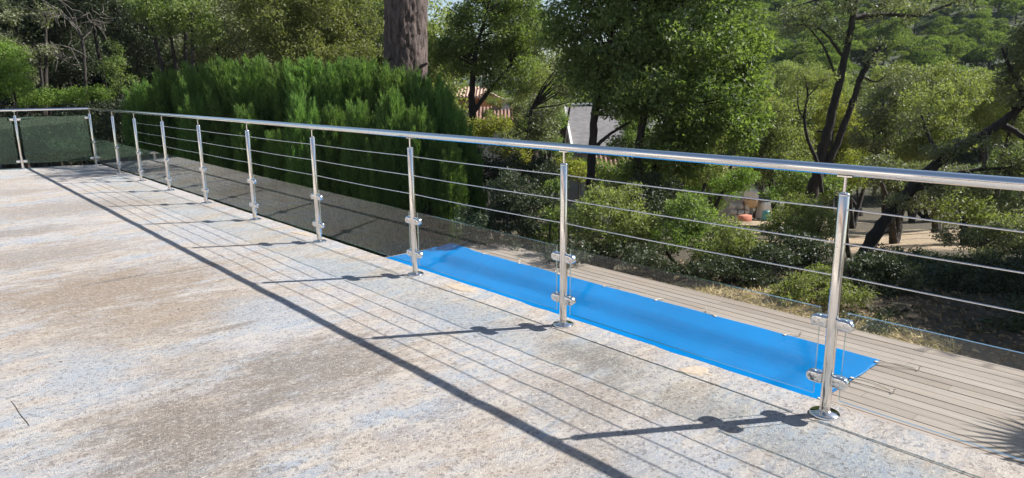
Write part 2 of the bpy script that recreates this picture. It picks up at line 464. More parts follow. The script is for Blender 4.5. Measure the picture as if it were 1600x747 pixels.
# terrace: slab and edge strip, parted by an open crack
xs = np.arange(-13.30, 9.01, .06)
nz = np.random.default_rng(3)
wob = np.cumsum(nz.normal(0, .0016, len(xs))); wob = wob - np.linspace(wob[0], wob[-1], len(xs))
wob = np.clip(wob, -.012, .012)
crack = -.084 + wob
lx = lambda y: -13.30 + (y - .11) * .315            # left margin of the terrace follows the other railing
def strip(name, ya, yb, z0, z1, par=None):
    """sheet of real thickness between two edge lines (y arrays)"""
    b = MB(); n = len(xs)
    ya_ = np.broadcast_to(ya, (n,)); yb_ = np.broadcast_to(yb, (n,))
    xa = np.where(np.arange(n) == 0, lx(ya_), xs); xb = np.where(np.arange(n) == 0, lx(yb_), xs)
    top_a = np.stack([xa, ya_, np.full(n, z1)], -1); top_b = np.stack([xb, yb_, np.full(n, z1)], -1)
    bot_a = top_a.copy(); bot_a[:, 2] = z0; bot_b = top_b.copy(); bot_b[:, 2] = z0
    V = np.concatenate([top_a, top_b, bot_a, bot_b]); k = np.arange(n - 1)
    F = [np.stack([k, k + 1, n + k + 1, n + k], -1), np.stack([n + k, n + k + 1, 3 * n + k + 1, 3 * n + k], -1),
         np.stack([2 * n + k, 2 * n + k + 1, k + 1, k], -1), np.stack([3 * n + k, 3 * n + k + 1, 2 * n + k + 1, 2 * n + k], -1)]
    b.add(V, np.concatenate(F))
    b.add(V[[0, n, 3 * n, 2 * n]], [(0, 1, 2, 3)])
    return b.build(name, M_TERR, par)
# main field: a worn, slightly uneven sheet
def relief(X, Y):
    z = .0040 * vnoise(X, Y, 7, 31) + .0030 * vnoise(X, Y, 16, 32) + .0016 * vnoise(X, Y, 40, 33)
    return z * sstep(0, .25, -.09 - Y) * .62
def vnoise(X, Y, sc, seed):
    r = np.random.default_rng(seed); out = np.zeros_like(X)
    for k in range(7):
        a = r.uniform(0, 2 * np.pi); f = sc * r.uniform(.6, 1.8)
        out += np.sin(f * (np.cos(a) * X + np.sin(a) * Y) + r.uniform(0, 6.28))
    return out / 7
ys = np.concatenate([[0.0], np.cumsum(np.full(64, .05)), [4.2, 5.6, 7.2, 8.915]])
TX = np.broadcast_to(xs[None], (len(ys), len(xs))).copy()
TY = (crack - .0025)[None] - ys[:, None] * np.ones_like(TX); TY[-1] = -9.0
TX[:, 0] = lx(TY[:, 0]); TX[:, 1] = np.minimum(TX[:, 1], TX[:, 2])
for c_ in range(1, 60): TX[:, c_] = np.where(TX[:, c_] < TX[:, 0] + .05 * c_, TX[:, 0] + .05 * c_, TX[:, c_])
TX = np.maximum.accumulate(TX, axis=1) + np.arange(len(xs))[None] * 1e-5
b = MB(); nc_ = len(xs); nr_ = len(ys)
Vt = np.stack([TX, TY, relief(TX, TY)], -1)
ii = np.arange(nr_ - 1)[:, None] * nc_; jj = np.arange(nc_ - 1)[None]
b.add(Vt, np.stack([ii + jj, ii + nc_ + jj, ii + nc_ + jj + 1, ii + jj + 1], -1).reshape(-1, 4), 0, True)
def skirt(line):
    n = len(line); lo = line.copy(); lo[:, 2] = -.22; k = np.arange(n - 1)
    b.add(np.concatenate([line, lo]), np.stack([k, k + 1, n + k + 1, n + k], -1))
for ln in (Vt[0], Vt[-1], Vt[:, 0], Vt[:, -1]): skirt(ln.copy())
tslab = b.build("terrace_slab", M_TERR)
tag(tslab, kind="structure")
chip = nz.normal(0, .004, len(xs)); chip = np.convolve(chip, [.25, .5, .25], 'same') + .004 * np.sin(xs * 2.1)
tedge = strip("terrace_edge", crack + .0025, .112 + chip, -.22, .001)
tag(tedge, kind="structure")
def blob(cx, cy, rx, ry, z, n=26, seed=0, rot=0):
    r = np.random.default_rng(seed)
    th = np.linspace(0, 2 * np.pi, n, endpoint=False)
    rad = 1 + np.convolve(r.normal(0, .28, n), [.3, .4, .3], 'same')
    x = rx * rad * np.cos(th); y = ry * rad * np.sin(th)
    c, s = math.cos(rot), math.sin(rot)
    X = cx + c * x - s * y; Y = cy + s * x + c * y
    inner = np.stack([cx + .75 * (X - cx), cy + .75 * (Y - cy), np.full(n, z + .003)], -1)
    outer = np.stack([X, Y, np.full(n, z - .002)], -1)
    k = np.arange(n); k2 = (k + 1) % n
    b = MB(); b.add(np.concatenate([outer, inner]), np.stack([k, k2, n + k2, n + k], -1), 0, True)
    b.add(inner, [list(range(n))], 0, True)
    return b
for q, a in enumerate([(-2.47, .02, .16, .06), (-.60, -.012, .075, .055), (-4.9, .03, .2, .05)]):
    o = blob(*a, .002, seed=q + 5, rot=.15).build("mortar_patch", M_MORTAR, tedge)
wl = MB(); wl.box((-13.0, -.12, -1.4), (9, .055, -.221))
tag(wl.build("terrace_wall", M_GREYW), kind="structure")
wl = MB(); wl.box((-13.25, -9, -1.4), (-13.05, -.121, -.221))
wl.build("terrace_wall", M_GREYW)["kind"] = "structure"
# tan timber fascia on the terrace edge, right of the cover
fb = MB(); fb.box((.0, .128, -.115), (4.2, .172, -.052))
o = fb.build("fascia_board", M_TRIM); bevel(o.data, .004, 1)
tag(o, "tan timber fascia board fixed along the concrete terrace edge", "board")

# pool deck: every board is an object
DZ = -1.0
deck = MB(); deck.box((-7.0, .07, -1.30), (4.5, 3.94, -1.075))
deck = deck.build("pool_deck", M_RUBBER); tag(deck, kind="structure")
PX0, PX1, PY0, PY1 = -6.72, -1.22, .30, 3.02
bmeshes = {}
def board_mesh(L):
    key = round(L, 2)
    if key not in bmeshes:
        b = MB(); b.box((-key / 2 + .002, -.0542, -.028), (key / 2 - .002, .0542, 0))
        bmeshes[key] = b.mesh("board", M_WOOD)
    return bmeshes[key]
row = 0; y = 3.94 - .06
rb = random.Random(4)
while y > .2:
    segs = []
    x = 4.4 - rb.choice([0, .4, .9, 1.4])
    segs.append((x, 4.4)) if x < 4.35 else None
    while x > -6.95:
        L = rb.choice([2.0, 2.4, 2.8, 3.2])
        x2 = max(-6.95, x - L)
        segs.append((x2, x)); x = x2
    for a, b in segs:
        parts = [(a, b)]
        if PY0 < y < PY1:
            parts = [(a, min(b, PX0))] if a < PX0 else []
            if b > PX1: parts.append((max(a, PX1), b))
        for (c, d) in parts:
            if d - c > .05:
                link("board", board_mesh(d - c), deck, ((c + d) / 2, y, DZ - rb.uniform(0, .003)), (rb.uniform(-.002, .002), 0, 0))
    y -= .119; row += 1
tb = MB(); tb.box((-7.09, .10, -1.12), (-6.962, 3.96, DZ + .012))
o = tb.build("edge_beam", M_TRIM, deck); bevel(o.data, .005, 1)
tb = MB(); tb.box((-6.96, 3.947, -1.14), (4.4, 3.975, DZ - .004))
o = tb.build("edge_beam", M_WOOD, deck)

# blue pool cover
cov = empty("pool_cover", (-4.0, 1.8, DZ), 0, "bright blue tarpaulin pool cover tied down over the wooden deck", "pool cover")
n1, n2 = 300, 130
X, Y = np.meshgrid(np.linspace(-7.04, -.965, n1), np.linspace(.28, 3.31, n2))
def vnoise(X, Y, sc, seed):
    r = np.random.default_rng(seed); out = np.zeros_like(X)
    for k in range(7):
        a = r.uniform(0, 2 * np.pi); f = sc * r.uniform(.6, 1.8)
        out += np.sin(f * (np.cos(a) * X + np.sin(a) * Y) + r.uniform(0, 6.28))
    return out / 7
e = np.minimum.reduce([X + 6.78, -1.20 - X, 2.96 - Y, Y - .30])
Z = .010 - .055 * sstep(0, .30, e) + .006 * vnoise(X, Y, 3, 1) * sstep(-.2, .2, e) + .0035 * vnoise(X, Y * 3, 6, 2) * sstep(.0, .25, e)
Z += .0015 * np.abs(np.sin(X * 8.2)) * sstep(3.0, 3.31, Y)
dcor = np.hypot(X + 6.93, Y - 3.22)
Z += .055 * np.exp(-(dcor / .11) ** 2)                                       # a bunched corner
Z += .018 * np.exp(-((X + 6.93) * .75 + (Y - 3.22) * .66 + .0) ** 2 / .9) * np.exp(-((X + 6.93) * .66 - (Y - 3.22) * .75 - .10) ** 2 / .01)
Z -= .006 * np.exp(-((Y - 2.62 - .03 * np.sin(X * 1.1)) / .10) ** 2)
for xf, a_ in ((-5.9, .004), (-5.3, .0022), (-4.75, .0035), (-4.1, .002), (-3.6, .004), (-3.0, .002), (-2.45, .0035), (-1.75, .003)): Z += a_ * np.exp(-((X - xf - .03 * np.sin(Y * 3 + xf)) / .02) ** 2) * (.5 + .5 * np.sin(Y * 2 + xf * 3))
Z += .004 * np.exp(-((X + 5.6 + .5 * (Y - 2.5)) / .03) ** 2)
X = X + .012 * np.sin(Y * 7) * (X > -1.1); Y = Y + .003 * np.sin(X * 8.2) * (Y > 3.2)
g = MB(); ii = np.arange(n2 - 1)[:, None] * n1; jj = np.arange(n1 - 1)[None]
g.add(np.stack([X + 4.0, Y - 1.8, Z + .004], -1), np.stack([ii + jj, ii + jj + 1, ii + n1 + jj + 1, ii + n1 + jj], -1).reshape(-1, 4), 0, True)
sheet = g.build("sheet", M_TARP, cov)
sm = sheet.modifiers.new("thick", 'SOLIDIFY'); sm.thickness = .003; sm.offset = 1
hm = MB()
for P in ([(-7.035, .4, 0), (-7.035, 3.30, 0)], [(-7.0, 3.312, 0), (-.98, 3.300, 0)], [(-.965, 3.28, 0), (-.965, .4, 0)]):
    P = np.array(P); q = np.linspace(0, 1, 60)[:, None]
    L = P[0] * (1 - q) + P[1] * q; L[:, 2] = .014
    L[:, 1] += .003 * np.sin(L[:, 0] * 8.2) * (L[:, 1] > 3.2)
    L[:, 2] += .055 * np.exp(-(np.hypot(L[:, 0] + 6.93, L[:, 1] - 3.22) / .11) ** 2)
    hm.tube(L - np.array([-4.0, 1.8, 0]), .005, 6)
hm.build("hem", M_TARP, cov)
rt = random.Random(9)
ties = [(x, 3.30, (0.02 * rt.uniform(-8, 8), rt.uniform(.10, .17))) for x in np.arange(-6.25, -1.2, .74)] + [(-.975, 3.25, (.30, .12)), (-.97, 2.75, (.34, .0)), (-.97, 2.2, (.3, -.05))]
for (x, y_, d) in ties:
    t = MB(); t.lathe([(.006, 0), (.016, .001), (.016, .004), (.006, .005)], 12)
    ey = t.build("eyelet", M_EYE, cov, (x + 4.0, y_ - 1.8 - (.02 if y_ > 3.2 else 0), .022))
    dx, dy = d[0] + rt.uniform(-.05, .05), d[1]
    sd_ = rt.uniform(.02, .05)
    P = []
    for q in np.linspace(0, 1, 9):
        P.append((dx * q * 1.0, dy * q, .010 * math.sin(q * 3.14) - .012 * q))
    for q in np.linspace(1, 0, 9)[1:]:
        P.append((dx * q - sd_ * math.sin(q * 3.0) * (dy / .28) , dy * q + sd_ * math.sin(q * 3.0) * (dx / .28), .008 * math.sin(q * 3.14) - .012 * q))
    c = MB(); c.tube(P, .0032, 5)
    c.build("tie_cord", M_CORD, ey)
    h = MB(); h.tube([(dx, dy, -.022), (dx, dy, .012), (dx * 1.06, dy * 1.06, .014)], .004, 5)
    h.build("hook", M_CORD, ey)

# ------------------------------------------------------------------ railings
def m_post(h=.9045):
    b = MB(); b.lathe([(.0205, .012), (.0212, .014), (.0212, h - .003), (.0195, h)], 28)
    return b.mesh("post", M_STEEL)
def m_plate():
    b = MB(); b.lathe([(.058, .0), (.0585, .006), (.056, .011), (.030, .014), (.022, .020)], 36)
    return b.mesh("base_plate", M_CHROME)
def m_cap():
    b = MB(); b.lathe([(.0222, .9035), (.0226, .906), (.0215, .911), (.010, .915), (.0062, .916)], 24)
    return b.mesh("cap", M_CHROME)
def m_pin():
    b = MB(); b.lathe([(.0062, .914), (.0062, .974)], 12)
    b.box((-.028, -.011, .974), (.028, .011, .9795))
    return b.mesh("saddle_pin", M_STEEL)
def m_clamp(sx):
    # D-shaped glass clamp: profile in x-z, rounded outer end
    r_, x0, x1, hy = .0255, .017, .060, .0205
    th = np.linspace(-np.pi / 2, np.pi / 2, 13)
    prof = [(x0, -r_)] + [(x1 + r_ * math.cos(a), r_ * math.sin(a)) for a in th] + [(x0, r_)]
    prof = np.array(prof); n = len(prof)
    A = np.stack([prof[:, 0], np.full(n, -hy), prof[:, 1]], -1); B = A.copy(); B[:, 1] = hy
    b = MB(); k = np.arange(n); k2 = (k + 1) % n
    b.add(np.concatenate([A, B]), np.stack([k, k2, n + k2, n + k], -1))
    V = np.concatenate([A, B])
    b.add(V, [list(range(n))[::-1]]); b.add(V, [list(range(n, 2 * n))])
    me = b.mesh("clamp", M_CHROME)
    bm = bmesh.new(); bm.from_mesh(me); bmesh.ops.remove_doubles(bm, verts=bm.verts, dist=1e-5)
    bmesh.ops.recalc_face_normals(bm, faces=bm.faces)
    es = [e for e in bm.edges if e.calc_face_angle(0) > .6]
    bmesh.ops.bevel(bm, geom=es, offset=.0125, segments=5, affect='EDGES', profile=.5)
    if sx < 0:
        for v in bm.verts: v.co.x *= -1
        bmesh.ops.reverse_faces(bm, faces=bm.faces)
    bm.to_mesh(me); bm.free()
    me.polygons.foreach_set("use_smooth", np.ones(len(me.polygons), bool))
    return me
def m_screw():
    b = MB(); b.tube([(0, -.0222, 0), (0, -.0190, 0)], .0055, 10); return b.mesh("screw", M_STEEL)
PM = dict(post=m_post(), base_plate=m_plate(), cap=m_cap(), saddle_pin=m_pin())
CL = {1: m_clamp(1), -1: m_clamp(-1)}
SC = m_screw()
def add_post(rail, x, clamps, y=0.0, lean=0.0):
    p = link("post", PM["post"], rail, (x, y, 0), (0, lean, 0))
    for k in ("base_plate", "cap", "saddle_pin"): link(k, PM[k], p)
    for z, sides in clamps:
        for s in sides:
            link("clamp", CL[s], p, (0, 0, z))
            link("screw", SC, p, (s * .050, -.0010, z))
    return p
def glass_panel(rail, xa, xb, z0a, z1a, z0b=None, z1b=None, y=0.0):
    z0b = z0a if z0b is None else z0b; z1b = z1a if z1b is None else z1b
    b = MB(); h = .0052
    V = [(xa, y - h, z0a), (xb, y - h, z0b), (xb, y - h, z1b), (xa, y - h, z1a), (xa, y + h, z0a), (xb, y + h, z0b), (xb, y + h, z1b), (xa, y + h, z1a)]
    b.add(V, [(0, 1, 2, 3), (5, 4, 7, 6)], 0); b.add(V, [(0, 4, 5, 1), (1, 5, 6, 2), (2, 6, 7, 3), (3, 7, 4, 0)], 1)
    return b.build("glass_panel", [M_GLASS, M_GEDGE], rail)

PXS = [.0093, -1.4813, -2.9663, -4.4674, -5.9071, -7.376, -8.8021, -10.1673, -11.4665, -13.1099]
rail = empty("terrace_railing", (0, 0, 0), 0, "long stainless steel railing with wire cables and low glass panels along the pool side", "railing")
for k, x in enumerate([1.49] + PXS):
    add_post(rail, x, [(.394 + .003 * max(0, k - 2), (1, -1) if x > -13 else (1,)), (.156, (1, -1) if x > -13 else (1,))], 0, random.uniform(-.003, .003))
hr = MB(); hr.tube([(x, 0, 1.0) for x in np.linspace(2.7, -13.10, 60)], .0212, 28)
hr.build("handrail", M_RAIL, rail)
for z in (.851, .718, .587):
    P = []
    allx = [2.7, 1.49] + PXS[:8]
    for a, b in zip(allx[:-1], allx[1:]):
        for q in np.linspace(0, 1, 6)[:-1]:
            P.append((a + (b - a) * q, -.0, z - .004 * math.sin(q * math.pi)))
    P.append((allx[-1], 0, z))
    c = MB(); c.tube(P, .0029, 8); c.build("cable", M_STEEL, rail)
allx = [2.9, 1.49] + PXS
for a, b in zip(allx[:-1], allx[1:]):
    z1a = .447 + .0045 * max(0, -a); z1b = .447 + .0045 * max(0, -b)
    glass_panel(rail, b + .052, a - .052, .078, min(z1b, .487), .078, min(z1a, .487))

# railing at the far end: full height glass
LD = np.array([-.3306, -1.05]); Lsp = float(np.hypot(*LD)); la = math.atan2(LD[1], LD[0])
rail2 = empty("end_railing", (-13.1099, -.0, 0), la, "short steel railing with tall tinted glass panels at the far left end", "railing")
for k in range(1, 7): add_post(rail2, k * Lsp, [(.845, (1, -1)), (.135, (1, -1))])
for s_, z in (((1,), .845), ((1,), .135)):
    o = link("clamp", CL[1], rail2, (.0, 0, z))
hr = MB(); hr.tube([(x, 0, 1.0) for x in np.linspace(.0, 6 * Lsp + .3, 30)], .0212, 28); hr.build("handrail", M_RAIL, rail2)
M_GLASS2 = glass_mat("tinted_glass", (.58, .74, .65), .0, (.80, 1, .88), .05)
for k in range(0, 6):
    o = glass_panel(rail2, k * Lsp + .052, (k + 1) * Lsp - .052, .095, .885)
    o.data.materials[0] = M_GLASS2

# ------------------------------------------------------------------ foliage machinery
def leafset(P, D, Nn, L, W, fold=.25, tri=True):
    """one small leaf per row (three-sided, or a folded rhomb)"""
    S_ = np.cross(D, Nn); S_ /= np.maximum(np.linalg.norm(S_, axis=1), 1e-9)[:, None]
    N2 = np.cross(S_, D)
    L = L[:, None]; W = W[:, None]
    if tri:
        k = (np.arange(len(P)) % 5 / 5.0)[:, None]
        V = np.stack([P - S_ * W * (.15 + .3 * k), P + D * L * (.35 + .3 * k) + S_ * W * .62 + N2 * W * fold, P + D * L - S_ * W * (.25 - .3 * k)], 1).reshape(-1, 3)
        return V, np.arange(len(P) * 3).reshape(-1, 3)
    a = P; b = P + D * L * .45 + S_ * W * .5 + N2 * W * fold; c = P + D * L; d = P + D * L * .45 - S_ * W * .5 + N2 * W * fold
    V = np.stack([a, b, c, d], 1).reshape(-1, 3)
    F = np.arange(len(P) * 4).reshape(-1, 4)
    return V, F
def unit(n, r):
    v = r.normal(0, 1, (n, 3)); return v / np.linalg.norm(v, axis=1)[:, None]
def fill(ells, L, cover, r, sub=.36, upb=.45, droop=.15, asp=.55):
    cover *= .74; sub *= .72; L *= .80
    """leaves grouped into many small tufts inside the given ellipsoids (cx,cy,cz,rx,ry,rz)"""
    PV = []; off = 0; FV = []; cents = []
    for (cx, cy, cz, rx, ry, rz) in ells:
        R = np.array([rx, ry, rz]); rm = R.prod() ** (1 / 3)
        rs = max(rm * sub, L * 2.2)
        nc = max(6, int(1.15 * (rm / rs) ** 2.35 * 2.2))
        u = unit(nc, r); rad = r.uniform(.25, 1.0, nc) ** .45
        C = np.array([cx, cy, cz]) + u * rad[:, None] * R * r.uniform(.78, 1.12, (nc, 1))
        cents.append(C)
        area = 4 * np.pi * rm * rm
        nl = int(cover * area / (L * L * asp * .5) / nc) + 1
        sc = r.uniform(.55, 1.35, nc)
        for k in range(nc):
            n = max(4, int(nl * sc[k] ** 1.6))
            d = unit(n, r)
            rr = r.uniform(0, 1, n) ** .45 * rs * sc[k]
            P = C[k] + d * rr[:, None] * np.array([1.15, 1.15, .8])
            D = d * .8 + unit(n, r) * .9 + np.array([0, 0, -droop]); D /= np.linalg.norm(D, axis=1)[:, None]
            Nn = unit(n, r) * .8 + d * .35 + np.array([0, 0, upb])
            V, F = leafset(P, D, Nn, L * r.uniform(.65, 1.3, n), L * asp * r.uniform(.75, 1.25, n))
            PV.append(V); FV.append(F + off); off += len(V)
    return np.concatenate(PV), np.concatenate(FV), np.concatenate(cents)
def curve(pts, n=12):
    """Catmull-Rom through points (x,y,z,r)"""
    p = np.asarray(pts, float)
    if len(p) == 2: p = np.array([p[0], (p[0] + p[1]) / 2, p[1]])
    q = np.concatenate([[2 * p[0] - p[1]], p, [2 * p[-1] - p[-2]]]); out = []
    for k in range(1, len(q) - 2):
        for s in np.linspace(0, 1, n, endpoint=False):
            a, b, c, d = q[k - 1], q[k], q[k + 1], q[k + 2]
            out.append(.5 * (2 * b + (c - a) * s + (2 * a - 5 * b + 4 * c - d) * s * s + (3 * b - a - 3 * c + d) * s ** 3))
    out.append(q[-2])
    o = np.array(out); o[:, 3] = np.maximum(o[:, 3], .004)
    return o
def limbs(mb, paths, cents, r, nb, rb_=.03, seg=8, rough=.06):
    stems = []
    for p in paths:
        c = curve(p, 10)
        c[1:-1, :3] += r.normal(0, 1, (len(c) - 2, 3)) * c[1:-1, 3:4] * rough * 1.5
        c[:, 3] *= 1 + r.normal(0, rough * .6, len(c))
        mb.tube(c[:, :3], c[:, 3], seg); stems.append(c)
    if cents is None or nb == 0: return
    A = np.concatenate([s[int(len(s) * .3):] for s in stems])
    idx = r.permutation(len(cents))[:nb]
    for k in idx:
        t = cents[k]; d = np.linalg.norm(A[:, :3] - t, axis=1) + np.maximum(0, A[:, 2] - t[2] + .2) * 1.5
        a = A[np.argmin(d)]
        L = np.linalg.norm(t - a[:3])
        if L < .1 or L > 6: continue
        mid = (a[:3] + t) / 2 + r.normal(0, .07 * L, 3) + np.array([0, 0, .06 * L])
        rr = min(rb_ * (.5 + .35 * L), a[3] * .6)
        c = curve([(*a[:3], rr), (*mid, rr * .65), (*t, rr * .22)], 5)
        mb.tube(c[:, :3], c[:, 3], 5, caps=False)

def ell(bx, by, D, rx, ry, dy=None):
    """crown ellipsoid from sight bearing, distance and half sizes"""
    c = at(bx, by, D); k = D / 1092.68
    return (*c, rx * k, (dy if dy else rx) * k, ry * k)
def pth(*q):
    return [(*at(bx, by, D), wpx * D / 1092.68 / 2) for bx, by, D, wpx in q]

def tree(name, label, cat, base, paths, ells, L, cover, lmat, bmat=None, nb=30, seed=0, group=None, rb_=.03, sub=.36, asp=.55, upb=.55, seg=9):
    r = np.random.default_rng(seed + 100)
    base = np.asarray(base, float)
    root = empty(name, base, 0, label, cat, group)
    V, F, C = fill(ells, L, cover, r, sub, upb, asp=asp)
    mb = MB(); mb.add(V - base, F)
    mb.build("crown", lmat, root)
    tm = MB()
    if paths:
        P2 = [[(x - base[0], y - base[1], z - base[2], w_) for x, y, z, w_ in p] for p in paths]
        limbs(tm, P2, C - base, r, nb, rb_, seg)
        tm.build("trunk", bmat or M_BARK, root)
    return root
def gz(p): return np.array([p[0], p[1], float(ground_z(p[0], p[1]))])
def auto_paths(base, ells, r, n=2, w0=.09):
    b = np.asarray(base); out = []
    order = sorted(range(len(ells)), key=lambda k: -ells[k][5] * ells[k][3])
    for k in order[:n]:
        e_ = ells[k]; t = np.array(e_[:3]); m = b * .45 + t * .55 + r.normal(0, .08, 3) * np.array([1, 1, .2])
        out.append([(b[0], b[1], b[2] - .15, w0), (*(b * .75 + m * .25), w0 * .8), (*m, w0 * .55), (*t, w0 * .2)])
    return out
def bush(label, ells, L, cover, lmat, seed, name="shrub", cat="shrub", group=None, w0=.03, n=3, nb=14, sub=.30, asp=.5, base=None):
    r = np.random.default_rng(seed + 500)
    if base is None:
        x = np.mean([e_[0] for e_ in ells]); y = np.mean([e_[1] for e_ in ells]); base = gz((x, y))
    return tree(name, label, cat, base, auto_paths(base, ells, r, n, w0), ells, L, cover, lmat, None, nb, seed, group, .014, sub, asp, .5, 6)

# ------------------------------------------------------------------ cypress hedge
def cypress_mesh(seed, H=3.0, W=.54, npl=200):
    r = np.random.default_rng(seed); PP = []; DD = []; NN = []; LL = []; WW = []
    for k in range(npl):
        zf = r.uniform(.0, 1) ** .8
        a = r.uniform(0, 2 * np.pi)
        prof = W * (1 - .30 * max(0, zf - .6) / .4) * r.uniform(.72, 1.08)
        out = np.array([math.cos(a), math.sin(a), 0])
        tip = out * prof + np.array([0, 0, H * (.10 + .90 * zf) + r.uniform(-.14, .10)])
        if zf > .88: tip[:2] *= r.uniform(.1, 1.0)
        ln = r.uniform(.34, .66)
        ax = out * r.uniform(.10, .34) + np.array([0, 0, 1]) + r.normal(0, .08, 3); ax /= np.linalg.norm(ax)
        m = 40; q = r.uniform(0, 1, m) ** .85
        wid = .13 * (1 - q) ** .7 + .012
        off = unit(m, r) * wid[:, None] * r.uniform(.4, 1.0, (m, 1))
        base = tip - ax * ln * (1 - q)[:, None] + off
        d = ax + off / wid[:, None] * .45 + out * .12; d /= np.linalg.norm(d, axis=1)[:, None]
        for s in range(7):
            dd = d + unit(m, r) * .38; dd /= np.linalg.norm(dd, axis=1)[:, None]
            PP.append(base + d * (s * .016) - d * .05); DD.append(dd); NN.append(unit(m, r) + out * .6)
            LL.append(r.uniform(.05, .11, m)); WW.append(r.uniform(.009, .016, m))
    V, F = leafset(np.concatenate(PP), np.concatenate(DD), np.concatenate(NN), np.concatenate(LL), np.concatenate(WW), .1)
    # dense inner scaffold so the plant is not see-through
    n = 1000; a = r.uniform(0, 2 * np.pi, n); zf = r.uniform(.02, .78, n); rad = W * (1 - .6 * np.maximum(0, zf - .45) / .55) * .5 * r.uniform(.3, 1, n)
    P = np.stack([np.cos(a) * rad, np.sin(a) * rad, zf * H], -1); D = np.stack([np.cos(a) * .3, np.sin(a) * .3, np.ones(n)], -1) + unit(n, r) * .5
    D /= np.linalg.norm(D, axis=1)[:, None]
    V2, F2 = leafset(P, D, unit(n, r), np.full(n, .16), np.full(n, .075), .1)
    b = MB(); b.add(V, F); b.add(V2, F2)
    return b.mesh("crown", L_CYP)
CY = [cypress_mesh(s) for s in (1, 2, 3)]
tb = MB(); tb.tube([(0, 0, -.2), (.02, 0, 1), (0, .02, 2.3)], [.06, .045, .012], 7)
CYT = tb.mesh("trunk", M_BARK)
hedge = [  # bearing, top, distance, width scale
    (222, 128, 15.4, .85), (262, 112, 15.1, .95), (306, 101, 14.8, 1.0), (350, 93, 14.5, 1.0), (394, 92, 14.2, 1.0), (436, 95, 14.0, .95), (478, 91, 13.8, 1.0),
    (520, 97, 13.6, .95), (560, 93, 13.4, 1.0), (600, 101, 13.2, .85), (636, 108, 13.0, .85), (668, 118, 12.7, .8), (688, 134, 12.5, .75), (712, 174, 12.3, .62), (734, 212, 12.2, .5)]
desc = ["low green cypress at the left end of the clipped hedge", "green cypress second from the left end of the hedge", "rounded green cypress left of the hedge's highest stretch",
        "bright tall cypress near the left of the hedge crest", "green feathery cypress in the left half of the hedge", "green cypress in the hedge left of its middle", "tall green cypress at the middle of the hedge",
        "green cypress in the hedge right of its middle", "dark green cypress in the hedge left of the thick pine trunk", "dark cypress in the hedge in front of the thick pine trunk's left edge",
        "narrow dark cypress in front of the thick pine trunk", "narrow cypress in the hedge just right of the pine trunk", "lower cypress stepping down near the right end of the hedge", "slim cypress next to the right end of the hedge", "shortest slim cypress at the very right end of the hedge"]
rh = random.Random(3)
for k, ((bx, ty, D, ws), ds) in enumerate(zip(hedge, desc)):
    top = at(bx, ty, D); b = np.array([top[0], top[1], float(ground_z(top[0], top[1]))])
    root = empty("cypress", b, rh.uniform(0, 6.28), ds, "cypress", "cypress hedge beyond the railing")
    zs = (top[2] - b[2]) / 3.0
    c = link("crown", CY[k % 3], root); c.scale = (ws, ws, zs)
    t = link("trunk", CYT, root); t.scale = (1, 1, zs)
front = [(470, 150, 12.6, .62), (560, 158, 12.2, .6), (612, 140, 12.0, .62), (655, 168, 11.8, .6), (430, 205, 12.9, .5), (345, 215, 13.6, .55), (300, 150, 14.2, .6), (385, 165, 13.4, .6), (520, 165, 12.6, .55), (700, 215, 11.7, .55), (585, 215, 11.8, .5)]
fdesc = ["small pale-tipped cypress in front of the hedge's middle", "small cypress in front of the hedge with a browned side", "upright small cypress in front of the hedge below the pine trunk", "small dark cypress in front of the hedge, right of the pine trunk",
         "low cypress sprout at the hedge foot behind the fifth cable bay", "low cypress sprout at the hedge foot near the left", "small bright cypress in front of the hedge's left shoulder", "small cypress in front of the hedge, left of its middle",
         "small cypress in front of the hedge, right of its middle", "low bushy cypress at the hedge's right foot", "low cypress sprout at the hedge foot below the pine trunk"]
for k, ((bx, ty, D, ws), ds) in enumerate(zip(front, fdesc)):
    top = at(bx, ty, D); b = np.array([top[0], top[1], float(ground_z(top[0], top[1]))])
    root = empty("cypress", b, rh.uniform(0, 6.28), ds, "cypress", "small cypresses in front of the hedge")
    zs = (top[2] - b[2]) / 3.0
    c = link("crown", CY[(k + 1) % 3], root); c.scale = (ws, ws, zs)
    t = link("trunk", CYT, root); t.scale = (.7, .7, zs)

